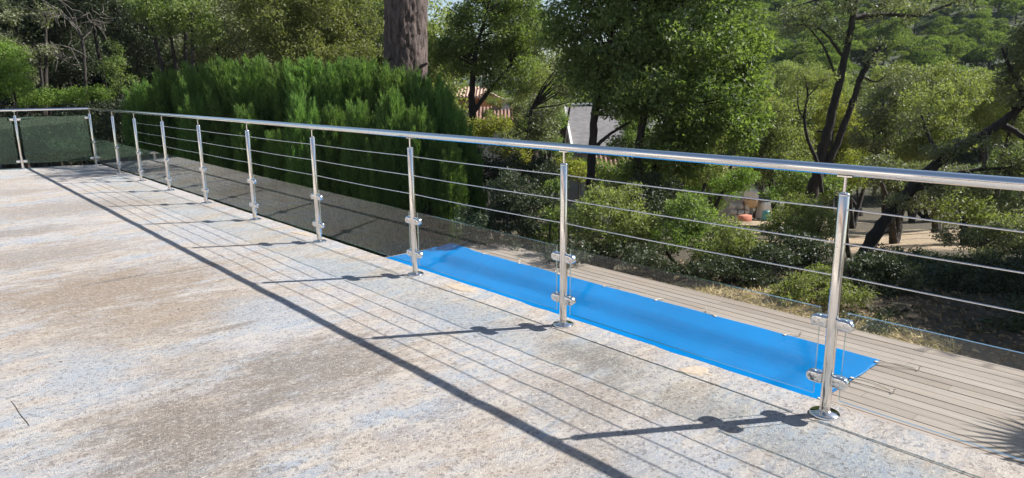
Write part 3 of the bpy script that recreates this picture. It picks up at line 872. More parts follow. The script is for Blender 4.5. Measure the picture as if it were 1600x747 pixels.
# ------------------------------------------------------------------ the thick pine trunk behind the hedge
def pine_trunk(bx0, bx1, D, w0, w1, ztop, seed, crown, label, plates=700):
    r = np.random.default_rng(seed)
    b = gz(at(bx0, 300, D)); t = at(bx1, 0, D)
    H = ztop - b[2]
    nzv, ns = 230, 110
    zz = np.linspace(-.3, H, nzv); th = np.linspace(0, 2 * np.pi, ns, endpoint=False)
    k = np.clip(zz / (t[2] - b[2]), 0, 3)
    rad = w0 * .5 * (1 - .10 * k) + .35 * np.exp(-np.maximum(zz, 0) / .5) * w0 * .5
    lean = (t - b)[:2]
    TH, ZZ = np.meshgrid(th, zz)
    # bark plates: nearest of random cells on the unrolled trunk
    cells = np.stack([r.uniform(0, 2 * np.pi, plates), r.uniform(-.3, H, plates)], -1)
    u = TH.ravel(); z = ZZ.ravel()
    d1 = np.full(len(u), 9.); d2 = np.full(len(u), 9.)
    for c in cells:
        du = np.abs(u - c[0]); du = np.minimum(du, 2 * np.pi - du) * w0 * .5
        d = np.sqrt((du / .05) ** 2 + ((z - c[1]) / .16) ** 2)
        d2 = np.minimum(d2, np.maximum(d, d1)); d1 = np.minimum(d1, d)
    gap = np.clip((d2 - d1) / .5, 0, 1).reshape(TH.shape)
    bulge = .05 * np.sin(3 * TH + ZZ * .7 + 1) + .07 * np.cos(TH - 5.2) * np.exp(-((ZZ - (t[2] - b[2])) / .8) ** 2)
    RR = rad[:, None] * (1 + bulge) + .055 * gap ** .6 + r.normal(0, .004, TH.shape)
    X = RR * np.cos(TH) + lean[0] * k[:, None]; Y = RR * np.sin(TH) + lean[1] * k[:, None]
    V = np.stack([X, Y, ZZ], -1)
    i = np.arange(nzv - 1)[:, None] * ns; j = np.arange(ns)[None]; j2 = (j + 1) % ns
    root = empty("pine_tree", b, 0, label, "tree")
    m = MB(); m.add(V, np.stack([i + j, i + j2, i + ns + j2, i + ns + j], -1).reshape(-1, 4), 0, True)
    for q in range(9):
        kz = r.integers(60, nzv - 20); kt = r.integers(0, ns); p_ = V[kz, kt]; dr_ = np.array([np.cos(th[kt]), np.sin(th[kt]), r.uniform(.1, .5)])
        m.tube([p_ - dr_ * .05, p_ + dr_ * .06, p_ + dr_ * r.uniform(.10, .22)], [.05, .035, .022], 7)
    E_, nb_ = [], []
    top = np.array([lean[0] * k[-1], lean[1] * k[-1], H])
    cents = []
    for (ox, oy, oz, rr) in crown:
        c = top + np.array([ox, oy, oz]); E_.append((*c, rr, rr, rr * .55)); cents.append(c)
    for c in cents:
        a = np.array([*(top * .9 + 0), w0 * .2]); mm = (top * .9 + c) / 2 + np.array([0, 0, .2])
        cc = curve([(*(top * .9), w0 * .22), (*mm, w0 * .13), (*c, .02)], 6); m.tube(cc[:, :3], cc[:, 3], 7)
    m.build("trunk", M_PBARK, root)
    Vv, F, C = fill(E_, .22, 1.2, r, .3, .8, 0, .3)
    mb = MB(); mb.add(Vv, F); mb.build("crown", L_PINE, root)
    return root
pine_trunk(628, 634, 15.6, .90, .8, 9.5, 11, [(0, 0, .5, 1.6), (1.6, .5, .1, 1.3), (-1.2, 1.4, .3, 1.3), (.2, 1.8, 1.0, 1.2), (3.2, -.9, -4.0, .95), (2.6, -.2, -3.6, .7)], "thick reddish-grey pine trunk rising behind the cypress hedge", 900)
pine_trunk(44, 42, 24, .34, .4, 12, 12, [(0, 0, .5, 1.6), (1.2, 1.0, .4, 1.2)], "slim pinkish pine trunk standing at the far left of the woods", 500)

# ------------------------------------------------------------------ trees of the garden and slope (each its own crown and trunk)
tree("oak_tree", "large leafy green oak with thin dark trunks rising behind the middle of the railing", "tree", gz(at(950, 330, 13.5)),
     [pth((921, 345, 13.5, 15), (925, 240, 13.5, 13), (933, 150, 13.5, 11), (955, 60, 13.5, 8), (985, -40, 13.6, 5)),
      pth((997, 345, 13.2, 17), (998, 240, 13.2, 14), (1012, 160, 13.2, 10), (1050, 60, 13.2, 7), (1075, -30, 13.3, 4)),
      pth((1026, 340, 13.6, 14), (1028, 240, 13.6, 12), (1060, 150, 13.5, 9), (1120, 60, 13.5, 5)),
      pth((926, 235, 13.5, 7), (950, 212, 13.4, 5), (985, 190, 13.4, 3))],
     [ell(905, 28, 13.6, 52, 40), ell(965, 55, 13.5, 85, 62), ell(1075, 55, 13.5, 105, 72), ell(1000, 130, 13.2, 90, 55), ell(1095, 150, 13.2, 88, 62), ell(1150, 90, 13.6, 50, 55),
      ell(930, 105, 13.6, 62, 38), ell(1060, 215, 13.0, 60, 36), ell(1135, 205, 13.0, 55, 38), ell(1000, -50, 13.5, 130, 50), ell(1110, -40, 13.5, 90, 48), ell(1015, 262, 13.4, 45, 26), ell(965, 165, 13.2, 40, 20), ell(1085, 255, 13.3, 36, 20), ell(1180, 45, 13.8, 22, 30), ell(1178, 185, 13.2, 26, 30), ell(1165, 130, 13.2, 34, 30), ell(880, 60, 13.6, 30, 20), ell(900, -60, 13.5, 60, 40), ell(1020, -120, 13.6, 110, 50)],
     .112, 1.9, L_OAK, nb=140, seed=1, sub=.27)
tree("oak_tree", "dark green oak with a forked trunk between the pine trunk and the ochre house", "tree", gz(at(742, 230, 19)),
     [pth((738, 260, 19, 13), (739, 190, 19, 12), (737, 150, 19, 10), (742, 90, 19, 7), (760, 20, 19, 4)), pth((740, 175, 19, 8), (762, 145, 19, 6), (800, 100, 19, 4))],
     [ell(735, 92, 19, 42, 30), ell(700, 80, 19.4, 26, 26), ell(790, 105, 19, 48, 40), ell(760, 50, 19.3, 58, 44), ell(722, 30, 19.6, 26, 24), ell(810, 40, 19, 45, 45), ell(770, -20, 19.3, 60, 32)],
     .10, 1.6, L_OAK, nb=70, seed=2)
tree("pine_tree", "light olive-green pine crown behind the oak, left of the small gap of sky", "tree", gz(at(830, 250, 27)),
     [pth((835, 260, 27, 12), (832, 120, 27, 10), (828, 20, 27, 5))],
     [ell(815, 40, 27, 42, 40), ell(850, 75, 27, 42, 45), ell(800, 90, 27, 40, 40), ell(830, 120, 26, 40, 30), ell(795, 0, 27, 40, 30)], .16, 1.8, L_OLIVE, M_PBARK, 40, 3, asp=.3)
tree("holm_oak", "pale grey-green holm oak standing behind the left end of the grey roof", "tree", gz(at(825, 250, 18)),
     [pth((822, 290, 18, 10), (826, 220, 18, 8), (830, 170, 18, 5))],
     [ell(825, 208, 18, 42, 30), ell(852, 205, 18, 24, 26), ell(790, 226, 17, 30, 18), ell(846, 168, 19, 34, 20), ell(885, 120, 18, 30, 40)], .085, 1.6, L_HOLM, nb=40, seed=4)
# left woods
left = [
    (470, 35, 19.5, [(440, 40, 60, 45), (505, 30, 60, 50), (560, 45, 45, 50), (480, 85, 70, 28), (545, 90, 45, 26), (470, -15, 110, 30), (410, 10, 45, 40)], L_OLIVE, "olive-green holm oak filling the view just left of the thick pine trunk"),
    (345, 60, 21.5, [(335, 40, 50, 45), (385, 55, 45, 42), (360, 0, 60, 30), (300, 75, 40, 30), (400, 95, 40, 22)], L_HOLM, "greyish holm oak with tangled twigs above the hedge's left half"),
    (285, 35, 19, [(262, 28, 38, 24), (300, 22, 30, 24), (320, 50, 24, 18), (230, 12, 34, 18), (290, -10, 50, 22)], L_OAK, "oak with sunlit pale green leaves above the left end of the hedge"),
    (190, 40, 23, [(185, 25, 45, 35), (215, 85, 40, 30), (140, 10, 50, 30), (235, 55, 30, 40), (180, -20, 60, 30)], L_DARK, "dark leafy oak in the shaded woods left of the hedge"),
    (95, 60, 25, [(90, 30, 45, 40), (70, 100, 45, 40), (120, 85, 40, 40), (110, -10, 40, 30)], L_DARK, "dark shaded tree right of the slim pine trunk in the left woods"),
    (50, 60, 21, [(25, 70, 24, 16), (62, 85, 26, 18), (40, 115, 26, 18), (72, 25, 18, 14), (15, 20, 16, 16)], L_HOLM, "thin twiggy tree half hiding the slim pine trunk at the far left"),
    (5, 60, 24, [(0, 40, 38, 45), (-18, 0, 40, 30), (-30, 80, 50, 60), (10, 85, 28, 25)], L_OAK, "green tree at the far left edge, behind the slim pine trunk"),
]
for k, (bx, by, D, es, lm, ds) in enumerate(left):
    E_ = [ell(a, b, D + random.uniform(-.8, .8), rx, ry) for a, b, rx, ry in es]
    b = gz(at(bx, 220, D)); r = np.random.default_rng(k)
    tree("woodland_oak", ds, "tree", b, auto_paths(b, E_, r, 4, .13), E_, .105, 1.35, lm, nb=55, seed=20 + k, rb_=.022, sub=.33)
# trees closing the wood behind (shared crowns)
def shared_oak(seed, lm, L=.16):
    r = np.random.default_rng(seed)
    E_ = [(r.normal(0, 1.5), r.normal(0, 1.5), 4.4 + r.normal(0, 1.3), 1.7, 1.7, 1.4) for _ in range(11)]
    V, F, C = fill(E_, L, 1.25, r, .33, .55)
    cm = MB().add(V, F).mesh("crown", lm)
    tm = MB(); limbs(tm, [[(0, 0, -.3, .2), (.1, 0, 1.5, .16), (0, .2, 3.4, .1), (.3, 0, 5.4, .04)], [(.05, 0, 1.3, .12), (-.6, .4, 2.8, .08), (-1.2, .5, 4.2, .03)]], C, r, 45, .03, 8)
    return cm, tm.mesh("trunk", M_BARK)
SO = [shared_oak(s, L_DARK) for s in (31, 32)]
SOL = [shared_oak(s, L_OLIVE) for s in (33,)]
rk = random.Random(8)
back = [(-120, 29), (-30, 31), (40, 33), (105, 30), (165, 33), (225, 30), (285, 32), (345, 29), (405, 31), (465, 33), (520, 30), (575, 32), (20, 40), (140, 41), (250, 40), (370, 41), (490, 40), (590, 43), (-80, 22), (0, 28)]
for k, (bx, D) in enumerate(back):
    p = gz(at(bx, 200, D)); cm, tm = (SO + SOL)[k % 3] if bx > 300 else SO[k % 2]
    wh = ('behind the end railing' if bx < 130 else 'between the end railing and the hedge' if bx < 260 else 'behind the hedge\'s left half' if bx < 430 else 'behind the hedge, left of the thick pine trunk') + (', in the far row' if D > 36 else '')
    root = empty("woodland_oak", p, rk.uniform(0, 6.3), "dark woodland oak %s" % wh, "tree", "trees closing the woods, " + wh)
    s = rk.uniform(.95, 1.25) * (1.0 if D < 35 else 1.35)
    for nm, me in (("crown", cm), ("trunk", tm)):
        c = link(nm, me, root); c.scale = (s, s, s)
# bare pale branches of a dead tree in the left wood
def dead_tree():
    b = gz(at(128, 200, 20)); root = empty("dead_tree", b, 0, "dead tree with bare pale branches fanning out in the left woods", "tree")
    r = np.random.default_rng(77); m = MB()
    P = [pth((135, 200, 20, 6), (133, 120, 20, 5), (128, 60, 20, 4), (112, 28, 20, 2.5), (98, 5, 20, 1.2))]
    for (x0, y0, x1, y1, x2, y2) in ((128, 60, 105, 30, 65, 18), (122, 45, 100, 22, 70, 2), (120, 40, 112, 15, 85, -4), (130, 70, 110, 90, 80, 70), (131, 55, 138, 35, 165, 48), (128, 58, 150, 35, 160, 20), (131, 85, 100, 72, 62, 68),
                                   (118, 34, 90, 22, 40, 24), (132, 100, 112, 100, 75, 75), (129, 62, 145, 42, 140, 20)):
        P.append(pth((x0, y0, 20, 2.0), (x1, y1, 20 + r.uniform(-.6, .2), 1.3), (x2, y2, 20 + r.uniform(-1, .3), .8)))
    P = [[(x - b[0], y - b[1], z - b[2], w_) for x, y, z, w_ in p] for p in P]
    t0 = MB(); limbs(t0, P[:1], None, r, 0, seg=6); t0.build("trunk", M_BARK, root)
    limbs(m, P[1:], None, r, 0, seg=6)
    for p in P[1:]:
        c = curve(p, 6)
        for _ in range(7):
            q = c[r.integers(3, len(c))]; d = unit(1, r)[0] * r.uniform(.2, .55); d[2] -= .1
            m.tube([q[:3], q[:3] + d * .5 + r.normal(0, .03, 3), q[:3] + d], [.011, .008, .004], 4, caps=False)
    m.build("branches", M_TWIG, root)
dead_tree()
# low plants at the left
bush("bright yellow-green shrub at the far left edge above the end railing", [ell(5, 85, 17, 34, 18), ell(20, 115, 16.6, 26, 22), ell(-10, 125, 16.5, 30, 30), ell(28, 140, 16.4, 22, 14)], .075, 1.6, L_BRIGHT, 1, w0=.05)
bush("low light green shrub behind the middle of the end railing", [ell(85, 152, 17.5, 45, 12), ell(140, 148, 17.5, 40, 14), ell(50, 155, 17.3, 30, 12)], .07, 1.4, L_BRIGHT, 2)
bush("thin airy green sapling left of the hedge", [ell(180, 70, 17, 12, 12), ell(176, 100, 17, 20, 20), ell(190, 128, 17, 24, 18)], .07, .9, L_OAK, 3, name="sapling", cat="sapling", w0=.025)
bush("dark leafy shrub between the terrace corner and the hedge", [ell(190, 175, 16, 35, 22), ell(170, 215, 16, 38, 30), ell(240, 200, 15.5, 35, 30), ell(215, 240, 15.5, 45, 25)], .075, 1.5, L_DARK, 4)
bush("dark shrub behind the glass of the end railing, near the corner", [ell(120, 195, 17, 40, 30), ell(80, 210, 17, 45, 30), ell(120, 235, 16.5, 40, 20)], .08, 1.6, L_DARK, 5)
bush("dark shrub behind the leftmost end railing glass", [ell(10, 195, 17.5, 45, 30), ell(40, 225, 17, 40, 25), ell(-40, 210, 17.5, 45, 40)], .08, 1.6, L_DARK, 6)
# twin-stemmed dark tree at the right
tree("forked_oak", "sparse oak with a dark leaning forked trunk right of the middle", "tree", gz(at(1258, 350, 17)),
     [pth((1252, 372, 17, 24), (1264, 320, 17, 21), (1281, 255, 17, 17), (1302, 170, 17, 13), (1322, 80, 17, 10), (1334, 20, 17, 9), (1344, -45, 17, 8)),
      pth((1278, 275, 17, 12), (1305, 232, 16.9, 11), (1332, 160, 16.8, 9), (1348, 115, 16.7, 9), (1376, 72, 16.6, 4)),
      pth((1334, 28, 17, 9), (1375, 22, 17.1, 7), (1430, 24, 17.2, 5.5), (1478, 9, 17.3, 4), (1525, -6, 17.4, 2)),
      pth((1310, 130, 17, 4), (1285, 70, 17, 3), (1250, 30, 17, 2)), pth((1318, 90, 17, 5), (1280, 45, 17, 3), (1225, 38, 17, 1.6)), pth((1338, 5, 17, 5), (1300, -5, 17, 4), (1240, 10, 17, 2)),
      pth((1276, 205, 17.1, 3), (1300, 207, 17, 4)), pth((1430, 24, 17.2, 3), (1450, 12, 17, 2), (1462, -15, 17, 1.5)), pth((1345, 118, 16.7, 4), (1368, 128, 16.6, 2.5), (1385, 118, 16.5, 1.5))],
     [ell(1240, 18, 17, 26, 9), ell(1275, 24, 17, 24, 10), ell(1300, 40, 17, 20, 10), ell(1255, 42, 17, 22, 8), ell(1310, 8, 17, 26, 11), ell(1230, 45, 17, 12, 8), ell(1385, 8, 17, 30, 9), ell(1440, 12, 17, 28, 9), ell(1490, 5, 17.2, 28, 8), ell(1365, 30, 17, 18, 7),
      ell(1412, 32, 17, 18, 6), ell(1520, 10, 17.3, 14, 6), ell(1360, 92, 16.6, 15, 14), ell(1372, 70, 16.6, 12, 9), ell(1350, 135, 16.7, 9, 13), ell(1335, 160, 16.8, 8, 10), ell(1330, -30, 17, 70, 18), ell(1318, 62, 17, 10, 9)],
     .085, .75, L_HOLM, nb=60, seed=6, rb_=.014, sub=.42)
tree("sapling", "thin dark leaning sapling just left of the forked trunk", "sapling", gz(at(1284, 290, 16)),
     [pth((1284, 300, 16, 7), (1277, 255, 16, 6.5), (1263, 220, 16, 5.5), (1257, 185, 16, 4.5), (1262, 145, 16, 3), (1256, 115, 16, 1.5)), pth((1258, 190, 16, 2.5), (1248, 170, 16, 2), (1246, 140, 16, 1)), pth((1263, 150, 16, 2), (1285, 128, 16, 1.3), (1305, 118, 16, .8))],
     [ell(1258, 118, 16, 22, 14), ell(1240, 140, 16, 14, 10), ell(1290, 122, 16, 16, 8), ell(1270, 165, 16, 10, 8)], .07, .55, L_OLIVE, nb=10, seed=7, rb_=.008)
tree("leaning_oak", "dark oak leaning far over to the right behind the last post", "tree", gz(at(1350, 410, 12.5)),
     [pth((1335, 440, 12.5, 26), (1365, 372, 12.5, 21), (1415, 305, 12.5, 18), (1478, 245, 12.4, 16), (1545, 205, 12.3, 14), (1592, 168, 12.2, 12), (1625, 110, 12.1, 14), (1640, 40, 12, 8)),
      pth((1565, 195, 12.3, 12), (1585, 205, 12.2, 9), (1610, 222, 12.1, 6)), pth((1470, 250, 12.4, 8), (1452, 215, 12.5, 6), (1440, 180, 12.6, 3)), pth((1600, 150, 12.2, 9), (1580, 110, 12.1, 6), (1565, 75, 12, 3)),
      pth((1420, 300, 12.5, 9), (1500, 270, 12.2, 7), (1580, 262, 12, 4)), pth((1325, 330, 13.2, 6), (1322, 370, 13.2, 8), (1330, 420, 13.2, 9))],
     [ell(1585, 85, 12.2, 26, 26), ell(1610, 130, 12, 34, 40), ell(1570, 125, 12.3, 20, 16), ell(1620, 60, 12, 30, 40), ell(1575, 268, 12, 38, 20), ell(1520, 285, 12.2, 42, 20), ell(1600, 240, 12, 30, 24), ell(1450, 290, 12.4, 36, 14), ell(1590, 310, 11.8, 44, 24), ell(1430, 190, 12.6, 24, 14), ell(1465, 238, 12.2, 26, 12), ell(1400, 318, 12.2, 26, 12), ell(1530, 225, 12.0, 30, 12), ell(1680, 60, 12, 60, 60)],
     .085, 1.25, L_HOLM, nb=60, seed=8, rb_=.022)
# middle distance, right
mid = [
    (1215, 330, 27, [(1205, 185, 55, 38), (1245, 160, 36, 26), (1180, 215, 40, 30), (1230, 225, 46, 32), (1195, 255, 40, 22)], L_OLIVE, "olive-green oak behind the railing, right of the large leafy oak"),
    (1300, 330, 29, [(1300, 165, 36, 30), (1320, 200, 34, 36), (1285, 225, 40, 30), (1325, 245, 30, 24)], L_YEL, "yellow-green oak behind the forked trunk"),
    (1205, 200, 42, [(1185, 160, 26, 22), (1172, 190, 22, 24)], L_YEL, "yellowing small tree against the edge of the large leafy oak"),
    (1385, 350, 22, [(1380, 170, 42, 42), (1410, 130, 40, 26), (1365, 215, 36, 32), (1400, 240, 40, 30)], L_HOLM, "grey-green holm oak just right of the forked trunk"),
    (1465, 350, 21, [(1450, 170, 48, 40), (1500, 150, 40, 32), (1470, 215, 50, 32), (1440, 240, 40, 22)], L_OLIVE, "olive-green holm oak above the leaning trunk"),
    (1550, 350, 23, [(1540, 150, 42, 32), (1580, 190, 42, 40), (1530, 195, 42, 30), (1600, 140, 40, 40)], L_OLIVE, "olive-green oak at the right edge above the leaning trunk"),
    (1400, 360, 17, [(1405, 280, 44, 26), (1370, 265, 34, 26), (1440, 270, 40, 22), (1425, 310, 30, 16)], L_HOLM, "shaded grey-green oak under the handrail right of the last post"),
    (1510, 380, 15, [(1500, 325, 46, 24), (1550, 345, 44, 26), (1590, 360, 40, 30)], L_OLIVE, "low branching olive-green tree below the leaning trunk at the right"),
    (1275, 330, 19, [(1262, 288, 26, 22), (1235, 280, 26, 22), (1300, 290, 22, 20)], L_OAK, "small green oak around the foot of the forked trunk"),
    (1110, 330, 23, [(1140, 283, 40, 14), (1105, 280, 34, 18), (1168, 272, 20, 11), (1080, 300, 26, 16), (1118, 306, 34, 15), (1075, 322, 30, 14)], L_BRIGHT, "bright green low tree in front of the house with the red eave"),
    (1050, 330, 26, [(1040, 245, 36, 26), (1075, 235, 36, 30), (985, 285, 36, 22)], L_OAK, "green tree in the shade under the large leafy oak"),
    (1210, 330, 36, [(1200, 265, 36, 24), (1235, 255, 36, 26), (1175, 255, 26, 20)], L_OAK, "dark tree on twin stems beyond the cement mixer"),
]
mid += [
    (1060, 320, 20, [(1030, 290, 36, 18), (1075, 268, 36, 18), (1110, 262, 30, 16)], L_OLIVE, "olive tree under the handrail, left of the bright green low tree"),
    (1235, 320, 26, [(1225, 258, 36, 22), (1250, 270, 26, 18)], L_OLIVE, "light olive tree under the handrail, left of the forked trunk's foot"),
    (1335, 320, 25, [(1330, 275, 30, 22), (1360, 250, 34, 24)], L_YEL, "yellow-green tree just right of the forked trunk's foot"),
    (1120, 200, 30, [(1140, 200, 40, 30), (1180, 130, 30, 30), (1100, 220, 40, 24)], L_OLIVE, "olive tree showing through the right side of the large leafy oak"),
    (1150, 300, 45, [(1140, 235, 40, 30), (1190, 225, 40, 30), (1110, 250, 40, 26)], L_OAK, "dark green tree across the valley right of the large leafy oak"),
    (1350, 300, 40, [(1340, 270, 40, 24), (1300, 265, 40, 30)], L_OLIVE, "olive tree across the clearing behind the forked trunk's foot"),
    (1450, 320, 32, [(1450, 300, 46, 26), (1500, 290, 46, 30), (1410, 310, 40, 20)], L_HOLM, "grey-green tree beyond the bare clearing"),
    (1570, 320, 30, [(1560, 280, 46, 36), (1600, 260, 46, 40), (1530, 310, 40, 24)], L_OAK, "green tree beyond the leaning trunk at the right edge"),
    (1440, 220, 30, [(1440, 130, 36, 26), (1480, 120, 36, 24), (1390, 120, 30, 24)], L_OLIVE, "bright-topped olive tree below the hillside pines, right of the forked trunk"),
    (1560, 220, 34, [(1570, 125, 36, 24), (1530, 130, 30, 22), (1610, 120, 36, 26)], L_OLIVE, "olive tree below the hillside pines at the right edge"),
    (1250, 200, 44, [(1250, 120, 40, 26), (1215, 130, 36, 24), (1290, 130, 40, 24)], L_OLIVE, "olive tree below the hillside left of the forked trunk's top"),
    (860, 250, 26, [(868, 148, 24, 22), (850, 185, 24, 18), (895, 138, 22, 18)], L_OAK, "green tree rising behind the grey roof's left end"),
    (1000, 230, 36, [(940, 120, 40, 30), (985, 150, 36, 18), (1040, 150, 36, 18)], L_OLIVE, "tall olive-green tree behind the ridge of the grey roof"),
    (690, 200, 32, [(690, 92, 26, 26), (715, 100, 24, 20), (665, 85, 22, 26)], L_OLIVE, "pale olive tree behind the ochre house by the thick pine trunk"),
]
for k, (bx, by, D, es, lm, ds) in enumerate(mid):
    E_ = [ell(a, b, D + random.uniform(-.8, .8), rx, ry) for a, b, rx, ry in es]
    b = gz(at(bx, by, D)); r = np.random.default_rng(k + 60)
    tree("slope_oak", ds, "tree", b, auto_paths(b, E_, r, 3, .12), E_, .105 if D < 26 else .13, 1.45, lm, nb=40, seed=40 + k, rb_=.02, sub=.34)
# shrubs just beyond the deck
sh = [
    ([(795, 300, 40, 34), (835, 330, 40, 36), (780, 345, 36, 24)], 10.8, L_DARK, "dark glossy shrub right of the hedge's end, behind the second post from the front"),
    ([(850, 275, 26, 28), (820, 255, 24, 20), (770, 265, 30, 28)], 12.5, L_DARK, "dark tall shrub behind the handrail, left of the second post from the front"),
    ([(960, 315, 46, 28), (920, 330, 36, 30), (990, 350, 40, 30), (940, 370, 46, 24)], 10.0, L_OLIVE, "rounded grey-green shrub right of the second post from the front"),
    ([(875, 345, 26, 32), (870, 300, 16, 22), (850, 370, 34, 14)], 10.4, L_OAK, "leafy green shrub behind the second post from the front"),
    ([(1080, 340, 46, 30), (1040, 370, 40, 28), (1110, 375, 46, 28), (1065, 315, 30, 20)], 10.2, L_OAK, "tall dark green shrub beyond the deck, left of the cement mixer"),
    ([(1140, 365, 34, 26), (1165, 390, 40, 24), (1120, 400, 40, 22)], 9.4, L_OLIVE, "speckled olive shrub below the cement mixer"),
    ([(1250, 325, 40, 20), (1225, 350, 36, 24), (1285, 350, 34, 26)], 11.5, L_OLIVE, "broad pale-topped shrub left of the last post"),
    ([(1240, 390, 46, 26), (1285, 400, 36, 26), (1205, 400, 36, 22)], 9.0, L_DARK, "dark shrub with a shaded side, left of the last post"),
    ([(1270, 450, 46, 22), (1320, 458, 34, 20), (1225, 458, 32, 16), (1290, 432, 30, 16)], 7.7, L_OLIVE, "low twiggy light green shrub at the edge of the deck by the last post"),
    ([(1040, 420, 30, 14), (1000, 405, 34, 18), (1090, 425, 40, 14)], 8.9, L_DARK, "low dark shrub along the far edge of the deck, middle"),
    ([(1400, 430, 46, 28), (1370, 470, 40, 24), (1430, 470, 40, 24), (1380, 415, 30, 18)], 8.2, L_DARK, "dark shaded shrub right of the last post"),
    ([(1500, 440, 50, 32), (1470, 480, 44, 26), (1540, 470, 44, 26)], 8.0, L_DARK, "dark shaded shrub beyond the deck, near the right edge"),
    ([(1590, 440, 46, 40), (1570, 490, 44, 26), (1640, 470, 46, 40)], 7.8, L_DARK, "dark shaded shrub with light leaf tips at the right edge"),
    ([(1450, 412, 46, 14), (1530, 408, 46, 18), (1400, 405, 36, 10)], 10.5, L_HOLM, "grey-green undergrowth shrub below the tan bare ground at the right"),
    ([(905, 270, 20, 18), (880, 262, 18, 14)], 15, L_YEL, "yellowish small shrub below the grey roof"),
    ([(880, 232, 12, 10), (868, 186, 18, 20), (858, 225, 22, 14)], 22, L_OAK, "small green tree in front of the grey roof's gable"),
    ([(770, 195, 30, 14), (745, 215, 26, 18), (800, 245, 30, 14)], 17, L_YEL, "light yellow-green shrub in front of the ochre house"),
    ([(730, 290, 16, 30), (740, 250, 20, 20)], 12.5, L_DARK, "narrow dark shrub in the shade against the hedge's right end"),
]
sh += [
    ([(1500, 500, 60, 24), (1560, 500, 50, 22), (1440, 490, 40, 20)], 7.4, L_DARK, "dense dark shrub bordering the deck, left of the right edge"),
    ([(1660, 500, 70, 40), (1620, 505, 50, 26), (1720, 520, 60, 40)], 7.0, L_DARK, "dense dark shrub bordering the deck, cut by the right edge"),
    ([(1360, 510, 30, 10), (1400, 522, 34, 10), (1340, 500, 22, 10)], 6.9, L_DARK, "creeping dark shrub spilling onto the deck edge right of the last post"),
    ([(1470, 540, 40, 9), (1530, 552, 40, 10), (1590, 562, 36, 10)], 6.2, L_HOLM, "creeping grey-green ground cover on the deck's far edge at the right"),
    ([(930, 262, 30, 12), (985, 262, 34, 14), (1030, 268, 30, 16), (960, 285, 34, 14)], 17, L_OAK, "green leafy shrub screening the white shed under the handrail"),
    ([(1000, 215, 28, 30), (1050, 215, 34, 28), (965, 232, 26, 14), (985, 188, 20, 18), (978, 212, 18, 16), (1010, 180, 20, 14)], 20, L_OAK, "leafy growth in front of the grey roof's eave"),
    ([(800, 205, 26, 10), (775, 155, 14, 12), (810, 160, 16, 16), (768, 178, 12, 10), (735, 196, 26, 12), (815, 180, 14, 12)], 30, L_OLIVE, "small olive-green tree in front of the ochre house's chimney"),
    ([(760, 370, 40, 20), (800, 385, 40, 14), (735, 340, 26, 20)], 10.3, L_DARK, "low dark shrub at the foot of the hedge's right end"),
    ([(890, 395, 40, 14), (930, 400, 40, 14), (970, 395, 30, 16)], 9.3, L_DARK, "low dark shrub along the deck below the rounded grey-green shrub"),
    ([(1010, 320, 40, 26), (1030, 290, 36, 20), (1000, 365, 30, 24)], 12.0, L_DARK, "dark shrub in the shade between the two green shrubs beyond the deck"),
    ([(1150, 420, 40, 14), (1190, 435, 36, 12), (1110, 415, 30, 14)], 8.6, L_DARK, "low dark shrub along the deck's far edge, right of the middle"),
    ([(1340, 420, 30, 22), (1330, 455, 28, 22), (1350, 480, 30, 14)], 8.4, L_DARK, "dark shrub just behind the last post"),
    ([(1420, 500, 46, 16), (1380, 495, 30, 14), (1480, 510, 40, 14)], 7.2, L_DARK, "low dark ground shrub by the deck, right of the last post"),
    ([(1540, 515, 46, 18), (1600, 530, 46, 20), (1660, 520, 46, 30)], 6.8, L_DARK, "low dark ground shrub by the deck at the right edge"),
    ([(1450, 420, 46, 20), (1540, 425, 50, 22), (1620, 415, 46, 26)], 9.4, L_DARK, "second row of dark shaded shrub near the right edge"),
    ([(1420, 400, 40, 12), (1370, 400, 26, 12)], 11.5, L_DARK, "dark undergrowth at the foot of the leaning trunk"),
    ([(1560, 375, 46, 26), (1620, 370, 46, 34), (1500, 370, 34, 14)], 12.0, L_HOLM, "grey-green shrub under the leaning oak's branches at the right edge"),
    ([(1215, 305, 26, 10), (1255, 300, 26, 12)], 21, L_BRIGHT, "sunlit low green plants right of the cement mixer"),
    ([(830, 400, 30, 10), (860, 290, 24, 40)], 11.5, L_DARK, "dark shrub filling the shade left of the second post from the front"),
    ([(690, 330, 24, 20), (660, 345, 26, 14)], 11.6, L_DARK, "low dark plant at the hedge foot behind the glass"),
]
for k, (es, D, lm, ds) in enumerate(sh):
    E_ = [ell(a, b, D + random.uniform(-.35, .35), rx, ry) for a, b, rx, ry in es]
    bush(ds, E_, .048 if D < 9 else (.06 if D < 13 else .09), 1.75, lm, 30 + k, nb=22)
